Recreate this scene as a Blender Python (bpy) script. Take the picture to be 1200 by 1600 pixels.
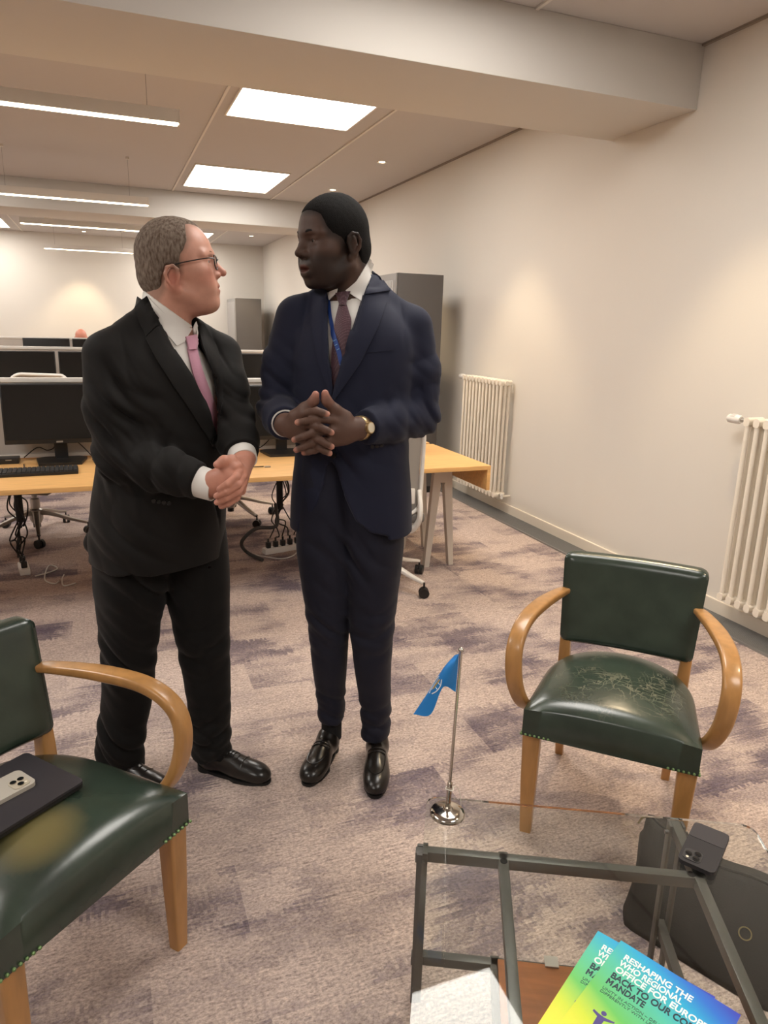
import bpy, bmesh, math, random
import numpy as np
from mathutils import Vector, Matrix
from mathutils.bvhtree import BVHTree

for _o in list(bpy.data.objects): bpy.data.objects.remove(_o)
SC = bpy.context.scene
COL = SC.collection
R = math.radians
random.seed(7); RNG = np.random.default_rng(7)

# ------------------------------------------------------------------ camera
F_PX, CX, CY, EYE = 1103.0, 600.0, 800.0, 1.52
def _n(v): v = np.asarray(v, float); return v/np.linalg.norm(v)
def _d(px, py): return np.array([px-CX, -(py-CY), -F_PX])
_Y = _n(_d(160, 500)); _X = _d(3480, 588); _X = _n(_X-_Y*(_X@_Y)); _Z = np.cross(_X, _Y)
ROT = np.array([_X, _Y, _Z])                       # camera axes -> world axes
CAMP = np.array([0, 0, EYE])
def ray(px, py): return ROT @ _n(_d(px, py))
def at(px, py, **k):                               # pixel -> point on the plane x=, y= or z=
    r = ray(px, py); (a, v), = k.items(); i = 'xyz'.index(a)
    return CAMP + (v-CAMP[i])/r[i]*r
cd = bpy.data.cameras.new('camera'); cam = bpy.data.objects.new('camera', cd); COL.objects.link(cam)
cd.sensor_fit = 'HORIZONTAL'; cd.sensor_width = 36; cd.lens = 36*F_PX/1200; cd.clip_start = .02
cam.matrix_world = Matrix.Translation(Vector(CAMP)) @ Matrix([list(r) for r in ROT]).to_4x4()
SC.camera = cam

# ------------------------------------------------------------------ world, exposure
w = bpy.data.worlds.new('world'); SC.world = w; w.use_nodes = True
w.node_tree.nodes['Background'].inputs[0].default_value = (.6, .55, .5, 1)
w.node_tree.nodes['Background'].inputs[1].default_value = .1
vs = SC.view_settings
vs.view_transform = 'Standard'; vs.look = 'None'; vs.gamma = 1; vs.use_curve_mapping = False
vs.exposure = EXPO = .80
PANEL_E, PEND_E, SPOT_W = 7.5, 7.0, 60.0
WARM = (1, .82, .62)

# ------------------------------------------------------------------ materials
def lin(c):
    if isinstance(c, str):
        c = c.lstrip('#'); c = [int(c[i:i+2], 16)/255 for i in (0, 2, 4)]
    return tuple(x/12.92 if x <= .04045 else ((x+.055)/1.055)**2.4 for x in c)
MATS = {}
def M(name, col, rough=.5, metal=0., spec=.5, var=0., vscale=8., bump=0., bscale=60., stretch=None, coat=0., col2=None, emit=None, es=0.):
    if name in MATS: return MATS[name]
    m = bpy.data.materials.new(name); m.use_nodes = True; nt = m.node_tree; N = nt.nodes; b = N['Principled BSDF']
    c = lin(col); b.inputs['Base Color'].default_value = (*c, 1); b.inputs['Roughness'].default_value = rough
    b.inputs['Metallic'].default_value = metal; b.inputs['Specular IOR Level'].default_value = spec
    if coat: b.inputs['Coat Weight'].default_value = coat; b.inputs['Coat Roughness'].default_value = .15
    if emit is not None:
        b.inputs['Emission Color'].default_value = (*emit, 1); b.inputs['Emission Strength'].default_value = es
    if var or bump or col2:
        tc = N.new('ShaderNodeTexCoord'); mp = N.new('ShaderNodeMapping')
        if stretch: mp.inputs['Scale'].default_value = stretch
        nt.links.new(tc.outputs['Object'], mp.inputs[0])
    if var or col2:
        nz = N.new('ShaderNodeTexNoise'); nz.inputs['Scale'].default_value = vscale; nz.inputs['Detail'].default_value = 6
        nt.links.new(mp.outputs[0], nz.inputs['Vector'])
        rp = N.new('ShaderNodeValToRGB'); rp.color_ramp.elements[0].position = .32; rp.color_ramp.elements[1].position = .68
        c2 = lin(col2) if col2 else tuple(min(1, x*(1+var)) for x in c)
        c1 = c if col2 else tuple(x*(1-var) for x in c)
        rp.color_ramp.elements[0].color = (*c1, 1); rp.color_ramp.elements[1].color = (*c2, 1)
        nt.links.new(nz.outputs[0], rp.inputs[0]); nt.links.new(rp.outputs[0], b.inputs['Base Color'])
    if bump:
        n2 = N.new('ShaderNodeTexNoise'); n2.inputs['Scale'].default_value = bscale; n2.inputs['Detail'].default_value = 4
        nt.links.new(mp.outputs[0], n2.inputs['Vector'])
        bp = N.new('ShaderNodeBump'); bp.inputs['Strength'].default_value = bump; bp.inputs['Distance'].default_value = .004
        nt.links.new(n2.outputs[0], bp.inputs['Height']); nt.links.new(bp.outputs[0], b.inputs['Normal'])
    MATS[name] = m; return m
def emat(name, col, s):
    if name in MATS: return MATS[name]
    m = bpy.data.materials.new(name); m.use_nodes = True; nt = m.node_tree
    for n in list(nt.nodes): nt.nodes.remove(n)
    e = nt.nodes.new('ShaderNodeEmission'); o = nt.nodes.new('ShaderNodeOutputMaterial')
    e.inputs[0].default_value = (*col, 1); e.inputs[1].default_value = s
    nt.links.new(e.outputs[0], o.inputs[0]); MATS[name] = m; return m

def carpet_mat():
    m = bpy.data.materials.new('carpet'); m.use_nodes = True; nt = m.node_tree; N = nt.nodes; K = nt.links.new
    b = N['Principled BSDF']; b.inputs['Roughness'].default_value = .95; b.inputs['Specular IOR Level'].default_value = .1
    tc = N.new('ShaderNodeTexCoord')
    def mapping(sc, rz=0):
        mp = N.new('ShaderNodeMapping'); mp.inputs['Scale'].default_value = sc; mp.inputs['Rotation'].default_value = (0, 0, rz)
        K(tc.outputs['Object'], mp.inputs[0]); return mp.outputs[0]
    def noise(v, s, d=4., ro=.6):
        n = N.new('ShaderNodeTexNoise'); n.inputs['Scale'].default_value = s; n.inputs['Detail'].default_value = d
        n.inputs['Roughness'].default_value = ro; K(v, n.inputs['Vector']); return n.outputs[0]
    def math_(op, a, bb, clamp=False):
        n = N.new('ShaderNodeMath'); n.operation = op; n.use_clamp = clamp
        for i, x in enumerate((a, bb)):
            if isinstance(x, (int, float)): n.inputs[i].default_value = x
            else: K(x, n.inputs[i])
        return n.outputs[0]
    def ramp(x, p0, p1, c0=(0, 0, 0), c1=(1, 1, 1)):
        n = N.new('ShaderNodeValToRGB'); e = n.color_ramp.elements; e[0].position = p0; e[1].position = p1
        e[0].color = (*c0, 1); e[1].color = (*c1, 1); K(x, n.inputs[0]); return n.outputs[0]
    # every weft row is shifted sideways by its own amount, so printed patches get ragged, woven edges
    sp = N.new('ShaderNodeSeparateXYZ'); K(tc.outputs['Object'], sp.inputs[0])
    def rand1(x):
        wn = N.new('ShaderNodeTexWhiteNoise'); wn.noise_dimensions = '1D'; K(x, wn.inputs['W']); return wn.outputs[0]
    jx = math_('MULTIPLY', rand1(math_('FLOOR', math_('MULTIPLY', sp.outputs[1], 140.), 0)), .075)
    jy = math_('MULTIPLY', rand1(math_('FLOOR', math_('MULTIPLY', sp.outputs[0], 110.), 0)), .030)
    cb = N.new('ShaderNodeCombineXYZ'); K(math_('ADD', sp.outputs[0], jx), cb.inputs[0]); K(math_('ADD', sp.outputs[1], jy), cb.inputs[1])
    def mapv(sc):
        mp = N.new('ShaderNodeMapping'); mp.inputs['Scale'].default_value = sc; K(cb.outputs[0], mp.inputs[0]); return mp.outputs[0]
    def bricks(w_, h_, off, src):                              # a random tone for each cell of a running bond
        br = N.new('ShaderNodeTexBrick'); br.inputs['Scale'].default_value = 1; br.offset = off
        br.inputs['Brick Width'].default_value = w_; br.inputs['Row Height'].default_value = h_; br.inputs['Mortar Size'].default_value = 0
        br.inputs['Color1'].default_value = (0, 0, 0, 1); br.inputs['Color2'].default_value = (1, 1, 1, 1); br.inputs['Bias'].default_value = 0
        K(src, br.inputs['Vector']); return br.outputs['Color']
    plank = bricks(.50, .25, .5, tc.outputs['Object']); b2 = bricks(.27, .155, .37, cb.outputs[0]); b3 = bricks(.13, .065, .61, cb.outputs[0])
    blot = noise(mapv((2.4, 3.6, 1)), 1.0, 4, .6)              # worn, printed blotches
    thread = noise(mapping((26, 120, 1)), 1.0, 3, .75)         # threads along the plank
    tuft = noise(mapping((105, 150, 1)), 1.0, 2, .7)
    cells = math_('ADD', math_('MULTIPLY', math_('SUBTRACT', plank, .5), .20), math_('ADD', math_('MULTIPLY', math_('SUBTRACT', b2, .5), .17), math_('MULTIPLY', math_('SUBTRACT', b3, .5), .10)))
    bs = math_('ADD', cells, math_('ADD', blot, math_('MULTIPLY', math_('SUBTRACT', thread, .5), .42)))
    mask = ramp(bs, .47, .66)
    mx = N.new('ShaderNodeMix'); mx.data_type = 'RGBA'; K(mask, mx.inputs[0])
    mx.inputs[6].default_value = (*lin('#c3b2a8'), 1); mx.inputs[7].default_value = (*lin('#8c7f80'), 1)
    dk = N.new('ShaderNodeMix'); dk.data_type = 'RGBA'          # darker purple centres of the blotches
    K(ramp(bs, .62, .80), dk.inputs[0]); K(mx.outputs[2], dk.inputs[6]); dk.inputs[7].default_value = (*lin('#6b616b'), 1)
    ml = N.new('ShaderNodeMix'); ml.data_type = 'RGBA'; ml.blend_type = 'MULTIPLY'; ml.inputs[0].default_value = 1
    K(dk.outputs[2], ml.inputs[6]); K(ramp(math_('ADD', math_('MULTIPLY', thread, .5), math_('MULTIPLY', tuft, .5)), .36, .63, (.46, .44, .45), (1.28, 1.26, 1.25)), ml.inputs[7])
    K(ml.outputs[2], b.inputs['Base Color'])
    bp = N.new('ShaderNodeBump'); bp.inputs['Strength'].default_value = .55; bp.inputs['Distance'].default_value = .004
    K(math_('ADD', tuft, thread), bp.inputs['Height']); K(bp.outputs[0], b.inputs['Normal'])
    return m

WALL = M('wall_paint', '#d9d3ca', .75, spec=.25, bump=.05, bscale=220)
CEIL = M('ceiling_paint', '#c3bebb', .8, spec=.2)
BEAMM = M('beam_paint', '#cbc7c1', .75, spec=.2)
WHITE = M('white_enamel', '#e8e0d2', .35)
WPLAST = M('white_plastic', '#e4e0da', .4)
GPLAST = M('grey_plastic', '#8b8785', .55)
BLACK = M('black_plastic', '#1b1a1a', .42)
BLACKM = M('black_matte', '#141313', .7)
SCREENM = M('screen_glass', '#100e0d', .16, spec=.6)
STEELD = M('dark_steel', '#6c6a68', .38, metal=.6)
CHROME = M('chrome', '#cfcac2', .12, metal=1)
ALU = M('brushed_aluminium', '#b4afa8', .32, metal=.9)
CABM = M('graphite_cabinet', '#5a5654', .5)
DESKW = M('desk_oak', '#dcab6c', .45, var=.10, vscale=3, stretch=(2, 22, 22))
BEECH = M('beech_wood', '#b0814c', .33, var=.14, vscale=4, stretch=(9, 9, 2), coat=.35)
SHELFW = M('shelf_wood', '#a8683c', .4, var=.14, vscale=3, stretch=(3, 20, 20))

# ------------------------------------------------------------------ object helpers
def link(o, parent=None):
    COL.objects.link(o)
    if parent is not None: o.parent = parent
    return o
def mesh_obj(name, verts, faces, mat, parent=None, smooth=False, loc=None, rot=None):
    me = bpy.data.meshes.new(name); me.from_pydata([tuple(map(float, v)) for v in verts], [], [tuple(map(int, f)) for f in faces])
    me.update()
    if mat: me.materials.append(mat)
    if smooth: me.shade_smooth()
    o = bpy.data.objects.new(name, me); link(o, parent)
    if loc is not None: o.location = loc
    if rot is not None: o.rotation_euler = rot
    return o
def bm_obj(name, bm, mat, parent=None, smooth=False, loc=None, rot=None, auto=None):
    me = bpy.data.meshes.new(name); bm.normal_update(); bm.to_mesh(me); bm.free()
    if mat: me.materials.append(mat)
    if smooth: me.shade_smooth()
    if auto:
        me.shade_smooth(); me.set_sharp_from_angle(angle=R(auto))
    o = bpy.data.objects.new(name, me); link(o, parent)
    if loc is not None: o.location = loc
    if rot is not None: o.rotation_euler = rot
    return o
def tag(o, label, cat=None, group=None, kind=None):
    if label: o['label'] = label
    if cat: o['category'] = cat
    if group: o['group'] = group
    if kind: o['kind'] = kind
    return o
def empty(name, loc=(0, 0, 0), rz=0, label=None, cat=None, group=None):
    o = bpy.data.objects.new(name, None); link(o); o.location = loc; o.rotation_euler = (0, 0, rz); o.empty_display_size = .1
    return tag(o, label, cat, group)
def copy_tree(o, parent=None):
    c = o.copy(); COL.objects.link(c); c.parent = parent
    for ch in [x for x in bpy.data.objects if x.parent == o]: copy_tree(ch, c)
    return c

def box(bm, c, s, rot=None, bev=0., seg=2):
    m = Matrix.Translation(Vector(c)) @ (rot.to_4x4() if rot is not None else Matrix()) @ Matrix.Diagonal((*s, 1))
    r = bmesh.ops.create_cube(bm, size=1, matrix=m)
    if bev > 0:
        es = {e for v in r['verts'] for e in v.link_edges}
        bmesh.ops.bevel(bm, geom=list(es), offset=bev, segments=seg, profile=.6, affect='EDGES')
def B(name, c, s, mat, parent=None, rot=None, bev=0., loc=None, rz=None, seg=2):
    bm = bmesh.new(); box(bm, c, s, rot, bev, seg)
    return bm_obj(name, bm, mat, parent, loc=loc, rot=(0, 0, rz) if rz is not None else None, auto=40 if bev else None)
def bar(bm, a, b, w, h, bev=0., up=(0, 0, 1)):
    a = Vector(a); b = Vector(b); z = (b-a).normalized(); u = Vector(up)
    if abs(z.dot(u)) > .98: u = Vector((0, 1, 0))
    x = u.cross(z).normalized(); y = z.cross(x)
    box(bm, (a+b)/2, (w, h, (b-a).length), Matrix((x, y, z)).transposed(), bev)
def cyl(bm, a, b, r1, r2=None, n=16):
    a = Vector(a); b = Vector(b); r2 = r1 if r2 is None else r2; z = (b-a)
    q = z.to_track_quat('Z', 'Y').to_matrix().to_4x4()
    bmesh.ops.create_cone(bm, cap_ends=True, segments=n, radius1=r1, radius2=r2, depth=z.length, matrix=Matrix.Translation((a+b)/2) @ q)
def CYL(name, a, b, r, mat, parent=None, r2=None, n=16):
    bm = bmesh.new(); cyl(bm, a, b, r, r2, n); return bm_obj(name, bm, mat, parent, auto=40)
def sph(bm, c, r, sc=(1, 1, 1), n=16):
    bmesh.ops.create_uvsphere(bm, u_segments=n, v_segments=max(6, n//2+2), radius=r, matrix=Matrix.Translation(Vector(c)) @ Matrix.Diagonal((*sc, 1)))
def spline(pts, n=8):
    P = [np.asarray(p, float) for p in pts]; P = [2*P[0]-P[1]]+P+[2*P[-1]-P[-2]]; out = []
    for i in range(1, len(P)-2):
        for k in range(n):
            t = k/n; a, b, c, d = P[i-1:i+3]
            out.append(.5*((2*b)+(-a+c)*t+(2*a-5*b+4*c-d)*t*t+(-a+3*b-3*c+d)*t**3))
    out.append(P[-2]); return np.array(out)
def sweep(bm, pts, prof, up=(0, 0, 1), closed=False, cap=True, scl=None):
    """sweep a closed 2D profile [(a,b)] along points; returns nothing. a = sideways, b = 'up'."""
    pts = [Vector(p) for p in pts]; n = len(pts); rings = []; u = Vector(up); prev = None
    for i, p in enumerate(pts):
        t = (pts[(i+1) % n]-pts[i-1]) if closed else (pts[min(i+1, n-1)]-pts[max(i-1, 0)])
        t.normalize()
        if prev is None:
            uu = u if abs(t.dot(u)) < .97 else Vector((0, 1, 0) if abs(t.y) < .9 else (1, 0, 0)); y = (uu-t*uu.dot(t)).normalized()
        else: y = (prev-t*prev.dot(t)).normalized()
        prev = y; x = t.cross(y); s = 1 if scl is None else scl[i]
        rings.append([bm.verts.new(p+x*(a*s)+y*(b*s)) for a, b in prof])
    m = len(prof)
    for i in range(n if closed else n-1):
        A, Bq = rings[i], rings[(i+1) % n]
        for j in range(m): bm.faces.new((A[j], A[(j+1) % m], Bq[(j+1) % m], Bq[j]))
    if cap and not closed:
        bm.faces.new(rings[0][::-1]); bm.faces.new(rings[-1])
def circ(r, n=8, r2=None): return [(r*math.cos(2*math.pi*i/n), (r2 or r)*math.sin(2*math.pi*i/n)) for i in range(n)]
def rrect(w, h, r, n=3):
    out = []
    for cx, cy, a0 in ((w/2-r, h/2-r, 0), (-w/2+r, h/2-r, 90), (-w/2+r, -h/2+r, 180), (w/2-r, -h/2+r, 270)):
        for k in range(n+1):
            a = R(a0+90*k/n); out.append((cx+r*math.cos(a), cy+r*math.sin(a)))
    return out
def TUBE(name, pts, r, mat, parent=None, n=8, sm=8, prof=None, up=(0, 0, 1), closed=False, scl=None, raw=False):
    bm = bmesh.new(); sweep(bm, pts if raw else spline(pts, sm), prof or circ(r, n), up, closed, scl=scl)
    bmesh.ops.recalc_face_normals(bm, faces=bm.faces)
    return bm_obj(name, bm, mat, parent, auto=50)
def lathe(bm, prof, n=32, c=(0, 0, 0)):
    rings = []
    for r, z in prof:
        rings.append([bm.verts.new((c[0]+r*math.cos(2*math.pi*i/n), c[1]+r*math.sin(2*math.pi*i/n), c[2]+z)) for i in range(n)])
    for a, b in zip(rings, rings[1:]):
        for i in range(n): bm.faces.new((a[i], a[(i+1) % n], b[(i+1) % n], b[i]))
    bm.faces.new(rings[0][::-1]); bm.faces.new(rings[-1])
def prism(bm, poly, z0, z1):
    a = [bm.verts.new((x, y, z0)) for x, y in poly]; b = [bm.verts.new((x, y, z1)) for x, y in poly]; n = len(poly)
    for i in range(n): bm.faces.new((a[i], a[(i+1) % n], b[(i+1) % n], b[i]))
    bm.faces.new(a[::-1]); bm.faces.new(b); bmesh.ops.recalc_face_normals(bm, faces=bm.faces)
def text_mesh(name, s, size, mat, parent, loc, rot=(0, 0, 0), bold=0., spacing=1.0, ext=.0003, align='LEFT'):
    cu = bpy.data.curves.new('lettering_tmp', 'FONT'); cu.body = s; cu.size = 1; cu.offset = bold/size; cu.extrude = ext/size; cu.space_line = spacing; cu.align_x = align
    o = bpy.data.objects.new('lettering_tmp', cu); COL.objects.link(o)
    me = bpy.data.meshes.new_from_object(o.evaluated_get(bpy.context.evaluated_depsgraph_get()))
    me.transform(Matrix.Diagonal((size, size, size, 1)))          # set at unit size, then reduced
    bpy.data.objects.remove(o); bpy.data.curves.remove(cu); me.name = name
    me.materials.clear(); me.materials.append(mat)
    t = bpy.data.objects.new(name, me); link(t, parent); t.location = loc; t.rotation_euler = rot
    return t
# ================================================================== THE ROOM
XW, XL, YB, YF, ZC, ZB = 3.13, -5.2, -4.2, 15.05, 3.04, 2.72
def struct(o, label=None):
    o['kind'] = 'structure'
    if label: o['label'] = label
    return o
fl = struct(mesh_obj('floor', [(XL, YB, 0), (XW, YB, 0), (XW, YF, 0), (XL, YF, 0)], [(0, 1, 2, 3)], carpet_mat()), 'mauve and beige patterned carpet floor')
struct(B('wall_right', (XW+.1, (YB+YF)/2, ZC/2), (.2, YF-YB+.4, ZC+.3), WALL), 'cream wall with radiators')
struct(B('wall_back', ((XL+XW)/2, YF+.1, ZC/2), (XW-XL, .2, ZC+.3), WALL), 'cream end wall of the office')
struct(B('wall_left', (XL-.1, (YB+YF)/2, ZC/2), (.2, YF-YB+.4, ZC+.3), WALL), 'cream wall opposite the radiators')
struct(B('wall_front', ((XL+XW)/2, YB-.1, ZC/2), (XW-XL, .2, ZC+.3), WALL), 'cream wall behind the camera')
struct(B('ceiling', ((XL+XW)/2, (YB+YF)/2, ZC+.1), (XW-XL+.4, YF-YB+.4, .2), CEIL), 'pale plaster ceiling')
for k, (y0, y1) in enumerate(((3.42, 4.165), (9.45, 10.2), (-2.6, -1.86))):
    struct(B('ceiling_beam', ((XL+XW)/2, (y0+y1)/2, (ZB+ZC)/2), (XW-XL, y1-y0, ZC-ZB), BEAMM, bev=.006), ('wide plaster ceiling beam above the two men', 'plaster ceiling beam over the far desks', 'plaster ceiling beam behind the camera')[k])
BAYS = ((-1.86, 3.42), (4.165, 9.45), (10.2, YF))
TRIM = M('ceiling_trim', '#dad3ca', .5)
n_ = 0
for x in (.885, 2.07, -1.24, -2.42):
    for y0, y1 in BAYS:
        n_ += 1
        struct(B('trim_%d' % n_, (x, (y0+y1)/2, ZC-.004), (.018, y1-y0, .012), TRIM), 'thin strip between ceiling panels')
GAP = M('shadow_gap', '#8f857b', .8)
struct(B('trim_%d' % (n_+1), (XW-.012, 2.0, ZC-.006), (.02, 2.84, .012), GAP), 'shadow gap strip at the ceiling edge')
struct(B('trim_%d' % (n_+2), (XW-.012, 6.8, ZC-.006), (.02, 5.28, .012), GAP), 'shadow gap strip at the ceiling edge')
bm = bmesh.new(); box(bm, (XW-.009, (YB+YF)/2, .043), (.018, YF-YB, .086), bev=.003)
struct(bm_obj('baseboard_right', bm, M('skirting', '#e2d8c9', .5)), 'cream skirting board under the radiators')
bm = bmesh.new(); box(bm, ((XL+XW)/2, YF-.009, .043), (XW-XL, .018, .086), bev=.003)
struct(bm_obj('baseboard_back', bm, MATS['skirting']), 'cream skirting board of the end wall')
# convector grille let into the floor along the wall
GR = M('grille_metal', '#8f8e8c', .45, metal=.4)
gr = empty('floor_grille', (XW-.105, 4.6, 0), label='grey metal convector grille set in the floor along the wall', cat='floor grille')
B('grille_bed', (0, 0, .002), (.17, 17., .004), M('grille_dark', '#4a4948', .7), gr)
bm = bmesh.new()
for i in range(15): box(bm, (-.077+i*.011, 0, .006), (.005, 17., .010))
tag(bm_obj('bar', bm, GR, gr), None, kind='stuff')
for sx in (-1, 1): B('edge_strip', (sx*.0875, 0, .006), (.006, 17., .013), GR, gr)

# ---------------- lamps of the ceiling
PAN = emat('light_panel', (1, .95, .885), PANEL_E)
names = {}
def panel(x0, x1, y0, y1, label):
    g = empty('ceiling_light', ((x0+x1)/2, (y0+y1)/2, ZC), label=label, cat='ceiling light', group='flat light panels in the ceiling')
    sx, sy = x1-x0, y1-y0
    B('diffuser', (0, 0, -.004), (sx, sy, .008), PAN, g)
    bm = bmesh.new(); t = .012
    for c, s in (((0, sy/2+t/2, -.007), (sx+2*t, t, .014)), ((0, -sy/2-t/2, -.007), (sx+2*t, t, .014)), ((sx/2+t/2, 0, -.007), (t, sy, .014)), ((-sx/2-t/2, 0, -.007), (t, sy, .014))): box(bm, c, s)
    bm_obj('frame', bm, WHITE, g)
for side, (x0, x1) in (('right', (.97, 1.91)), ('left', (-2.33, -1.39))):
    for y0, nm in ((4.7, 'first one behind the wide beam'), (7.79, 'second one behind the wide beam'), (13.36, 'close to the end wall'), (10.73, 'in the far bay just behind the second beam'), (1.72, 'above the two men, in front of the wide beam'), (-1.33, 'behind the camera')):
        panel(x0, x1, y0, y0+1.21, 'white light panel, %s strip, %s' % (side, nm))
PENM = M('pendant_body', '#d9d2c9', .5); PENE = emat('pendant_led', (1, .86, .62), PEND_E)
def pendant(y, z, xl, xr, label):
    g = empty('pendant_lamp', ((xl+xr)/2, y, z), label=label, cat='pendant lamp', group='slim linear pendant lamps'); L_ = xr-xl
    B('housing', (0, 0, .037), (L_, .06, .07), PENM, g, bev=.003)
    B('diffuser', (0, 0, -.002), (L_-.012, .05, .008), PENE, g)
    for s in (-1, 1):
        B('end_cap', (s*(L_/2+.003), 0, .035), (.006, .062, .074), PENM, g)
        CYL('wire', (s*L_*.38, 0, .07), (s*L_*.38, 0, ZC-z), .0012, STEELD, g, n=6)
        CYL('ceiling_cup', (s*L_*.38, 0, ZC-z-.02), (s*L_*.38, 0, ZC-z), .018, PENM, g)
for (pl, pr, z, xl, lab) in (((0, 163), (280, 192), 2.62, -.92, 'nearest linear pendant lamp, running out of the left edge'),
                            ((0, 305), (233, 319), 2.62, -.92, 'second linear pendant lamp from the camera'),
                            ((33, 350), (220, 360), 2.68, None, 'third linear pendant lamp, below the smoke detector'),
                            ((69, 388), (208, 396), 2.68, None, 'farthest and dimmest linear pendant lamp near the end wall')):
    a = at(*pl, z=z); b = at(*pr, z=z)
    pendant((a[1]+b[1])/2, z, a[0] if xl is None else xl, b[0], lab)
def downlight(x, y, label, wall=True):
    g = empty('downlight', (x, y, ZC), label=label, cat='downlight', group='small recessed downlights along the wall')
    bm = bmesh.new(); lathe(bm, [(.03, .0), (.03, -.002), (.048, -.006), (.05, -.002), (.05, 0)], 24)
    bm_obj('trim_ring', bm, WHITE, g, auto=40)
    CYL('lens', (0, 0, -.001), (0, 0, -.003), .029, emat('downlight_lens', (1, .8, .5), 14), g, n=20)
    ld = bpy.data.lights.new('spot', 'SPOT'); ld.energy = SPOT_W; ld.color = (1, .78, .50); ld.spot_size = R(74); ld.spot_blend = .55; ld.shadow_soft_size = .03
    lo = bpy.data.objects.new('bulb', ld); link(lo, g); lo.location = (0, 0, -.03); lo.rotation_euler = (0, R(6), 0)
for y, lab in ((2.78, 'nearest downlight, out of view above the near radiator'), (5.03, 'downlight above the radiator by the desk'), (6.86, 'downlight beside the dark-haired man\'s head in the ceiling'),
               (8.45, 'downlight above the tall cabinet behind the navy suit'), (11.3, 'downlight in the far bay nearer the camera'), (13.4, 'downlight in the far bay next to the end wall'), (.6, 'downlight behind the camera by the wall')):
    downlight(2.58, y, lab)
for x, lab in ((-.2, 'downlight washing the end wall behind the seated person'), (-2.6, 'downlight washing the left part of the end wall')):
    downlight(x, 14.5, lab)
g = empty('smoke_detector', (-.68, 12.9, ZC), label='round smoke detector on the far ceiling', cat='smoke detector')
bm = bmesh.new(); lathe(bm, [(.06, 0), (.06, -.02), (.055, -.028)], 24); bm_obj('base', bm, WHITE, g, auto=40)
bm = bmesh.new(); lathe(bm, [(.04, -.028), (.042, -.045), (.025, -.055)], 24); bm_obj('sensor', bm, M('sensor_brown', '#7d6a5c', .5), g, auto=40)

# ---------------- radiators
RADM = M('radiator_enamel', '#ebe2d3', .3, spec=.5)
def radiator(ymin, ymax, n, label):
    g = empty('radiator', (XW, ymin, 0), label=label, cat='radiator', group='white column radiators on the wall')
    z0, z1 = .155, 1.115; p = (ymax-ymin)/n
    sm = None
    for i in range(n):
        if sm is None:
            bm = bmesh.new()
            for xx in (-.045, -.083, -.121): sweep(bm, [(xx, 0, z0), (xx, 0, z0+.03), (xx, 0, z1-.03), (xx, 0, z1)], circ(.0125, 10))
            for z in (z0+.01, z1-.01):
                sweep(bm, [(-.03, 0, z), (-.135, 0, z)], rrect(.036, .044, .014), up=(0, 0, 1)); cyl(bm, (-.083, -p/2, z), (-.083, p/2, z), .019, n=12)
            bmesh.ops.recalc_face_normals(bm, faces=bm.faces)
            o = bm_obj('section', bm, RADM, g, auto=40); sm = o.data
        else:
            o = bpy.data.objects.new('section', sm); link(o, g)
        o.location = (0, p*(i+.5), 0)
    # thermostat valve on the far top end
    CYL('valve_stem', (-.083, ymax-ymin, z1-.01), (-.083, ymax-ymin+.05, z1-.01), .009, ALU, g)
    bm = bmesh.new(); y1 = ymax-ymin+.05
    sweep(bm, [(-.083, y1, z1-.01), (-.083, y1+.01, z1-.01), (-.083, y1+.03, z1-.01), (-.083, y1+.075, z1-.01), (-.083, y1+.082, z1-.01)], circ(.024, 20), scl=[.75, .95, 1, .92, .7]); bm_obj('thermostat_head', bm, WPLAST, g, auto=40)
    for i in range(20):
        a = 2*math.pi*i/20; o = B('rib', (-.083+.0245*math.cos(a), y1+.042, z1-.01+.0245*math.sin(a)), (.003, .03, .003), WPLAST, g)
        if i > 8: bpy.data.objects.remove(o)
    # lockshield and pipe at the near bottom end
    CYL('lockshield', (-.083, 0, z0+.01), (-.083, -.035, z0+.01), .012, ALU, g)
    CYL('lockshield_cap', (-.083, -.03, z0-.012), (-.083, -.03, z0+.03), .012, WPLAST, g)
    CYL('pipe', (-.083, -.03, z0+.008), (-.003, -.03, z0+.008), .009, WHITE, g)
    for yy in (.1, ymax-ymin-.1):
        B('bracket', (-.024, yy, z1-.12), (.040, .02, .03), WHITE, g); B('bracket', (-.024, yy, z0+.12), (.040, .02, .03), WHITE, g)
radiator(5.08, 5.79, 12, 'white column radiator behind the end of the desk')
radiator(1.93, 2.69, 13, 'white column radiator cut by the right edge, behind the green chair')
radiator(11.6, 12.3, 12, 'distant white radiator beside the far cabinet')
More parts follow.
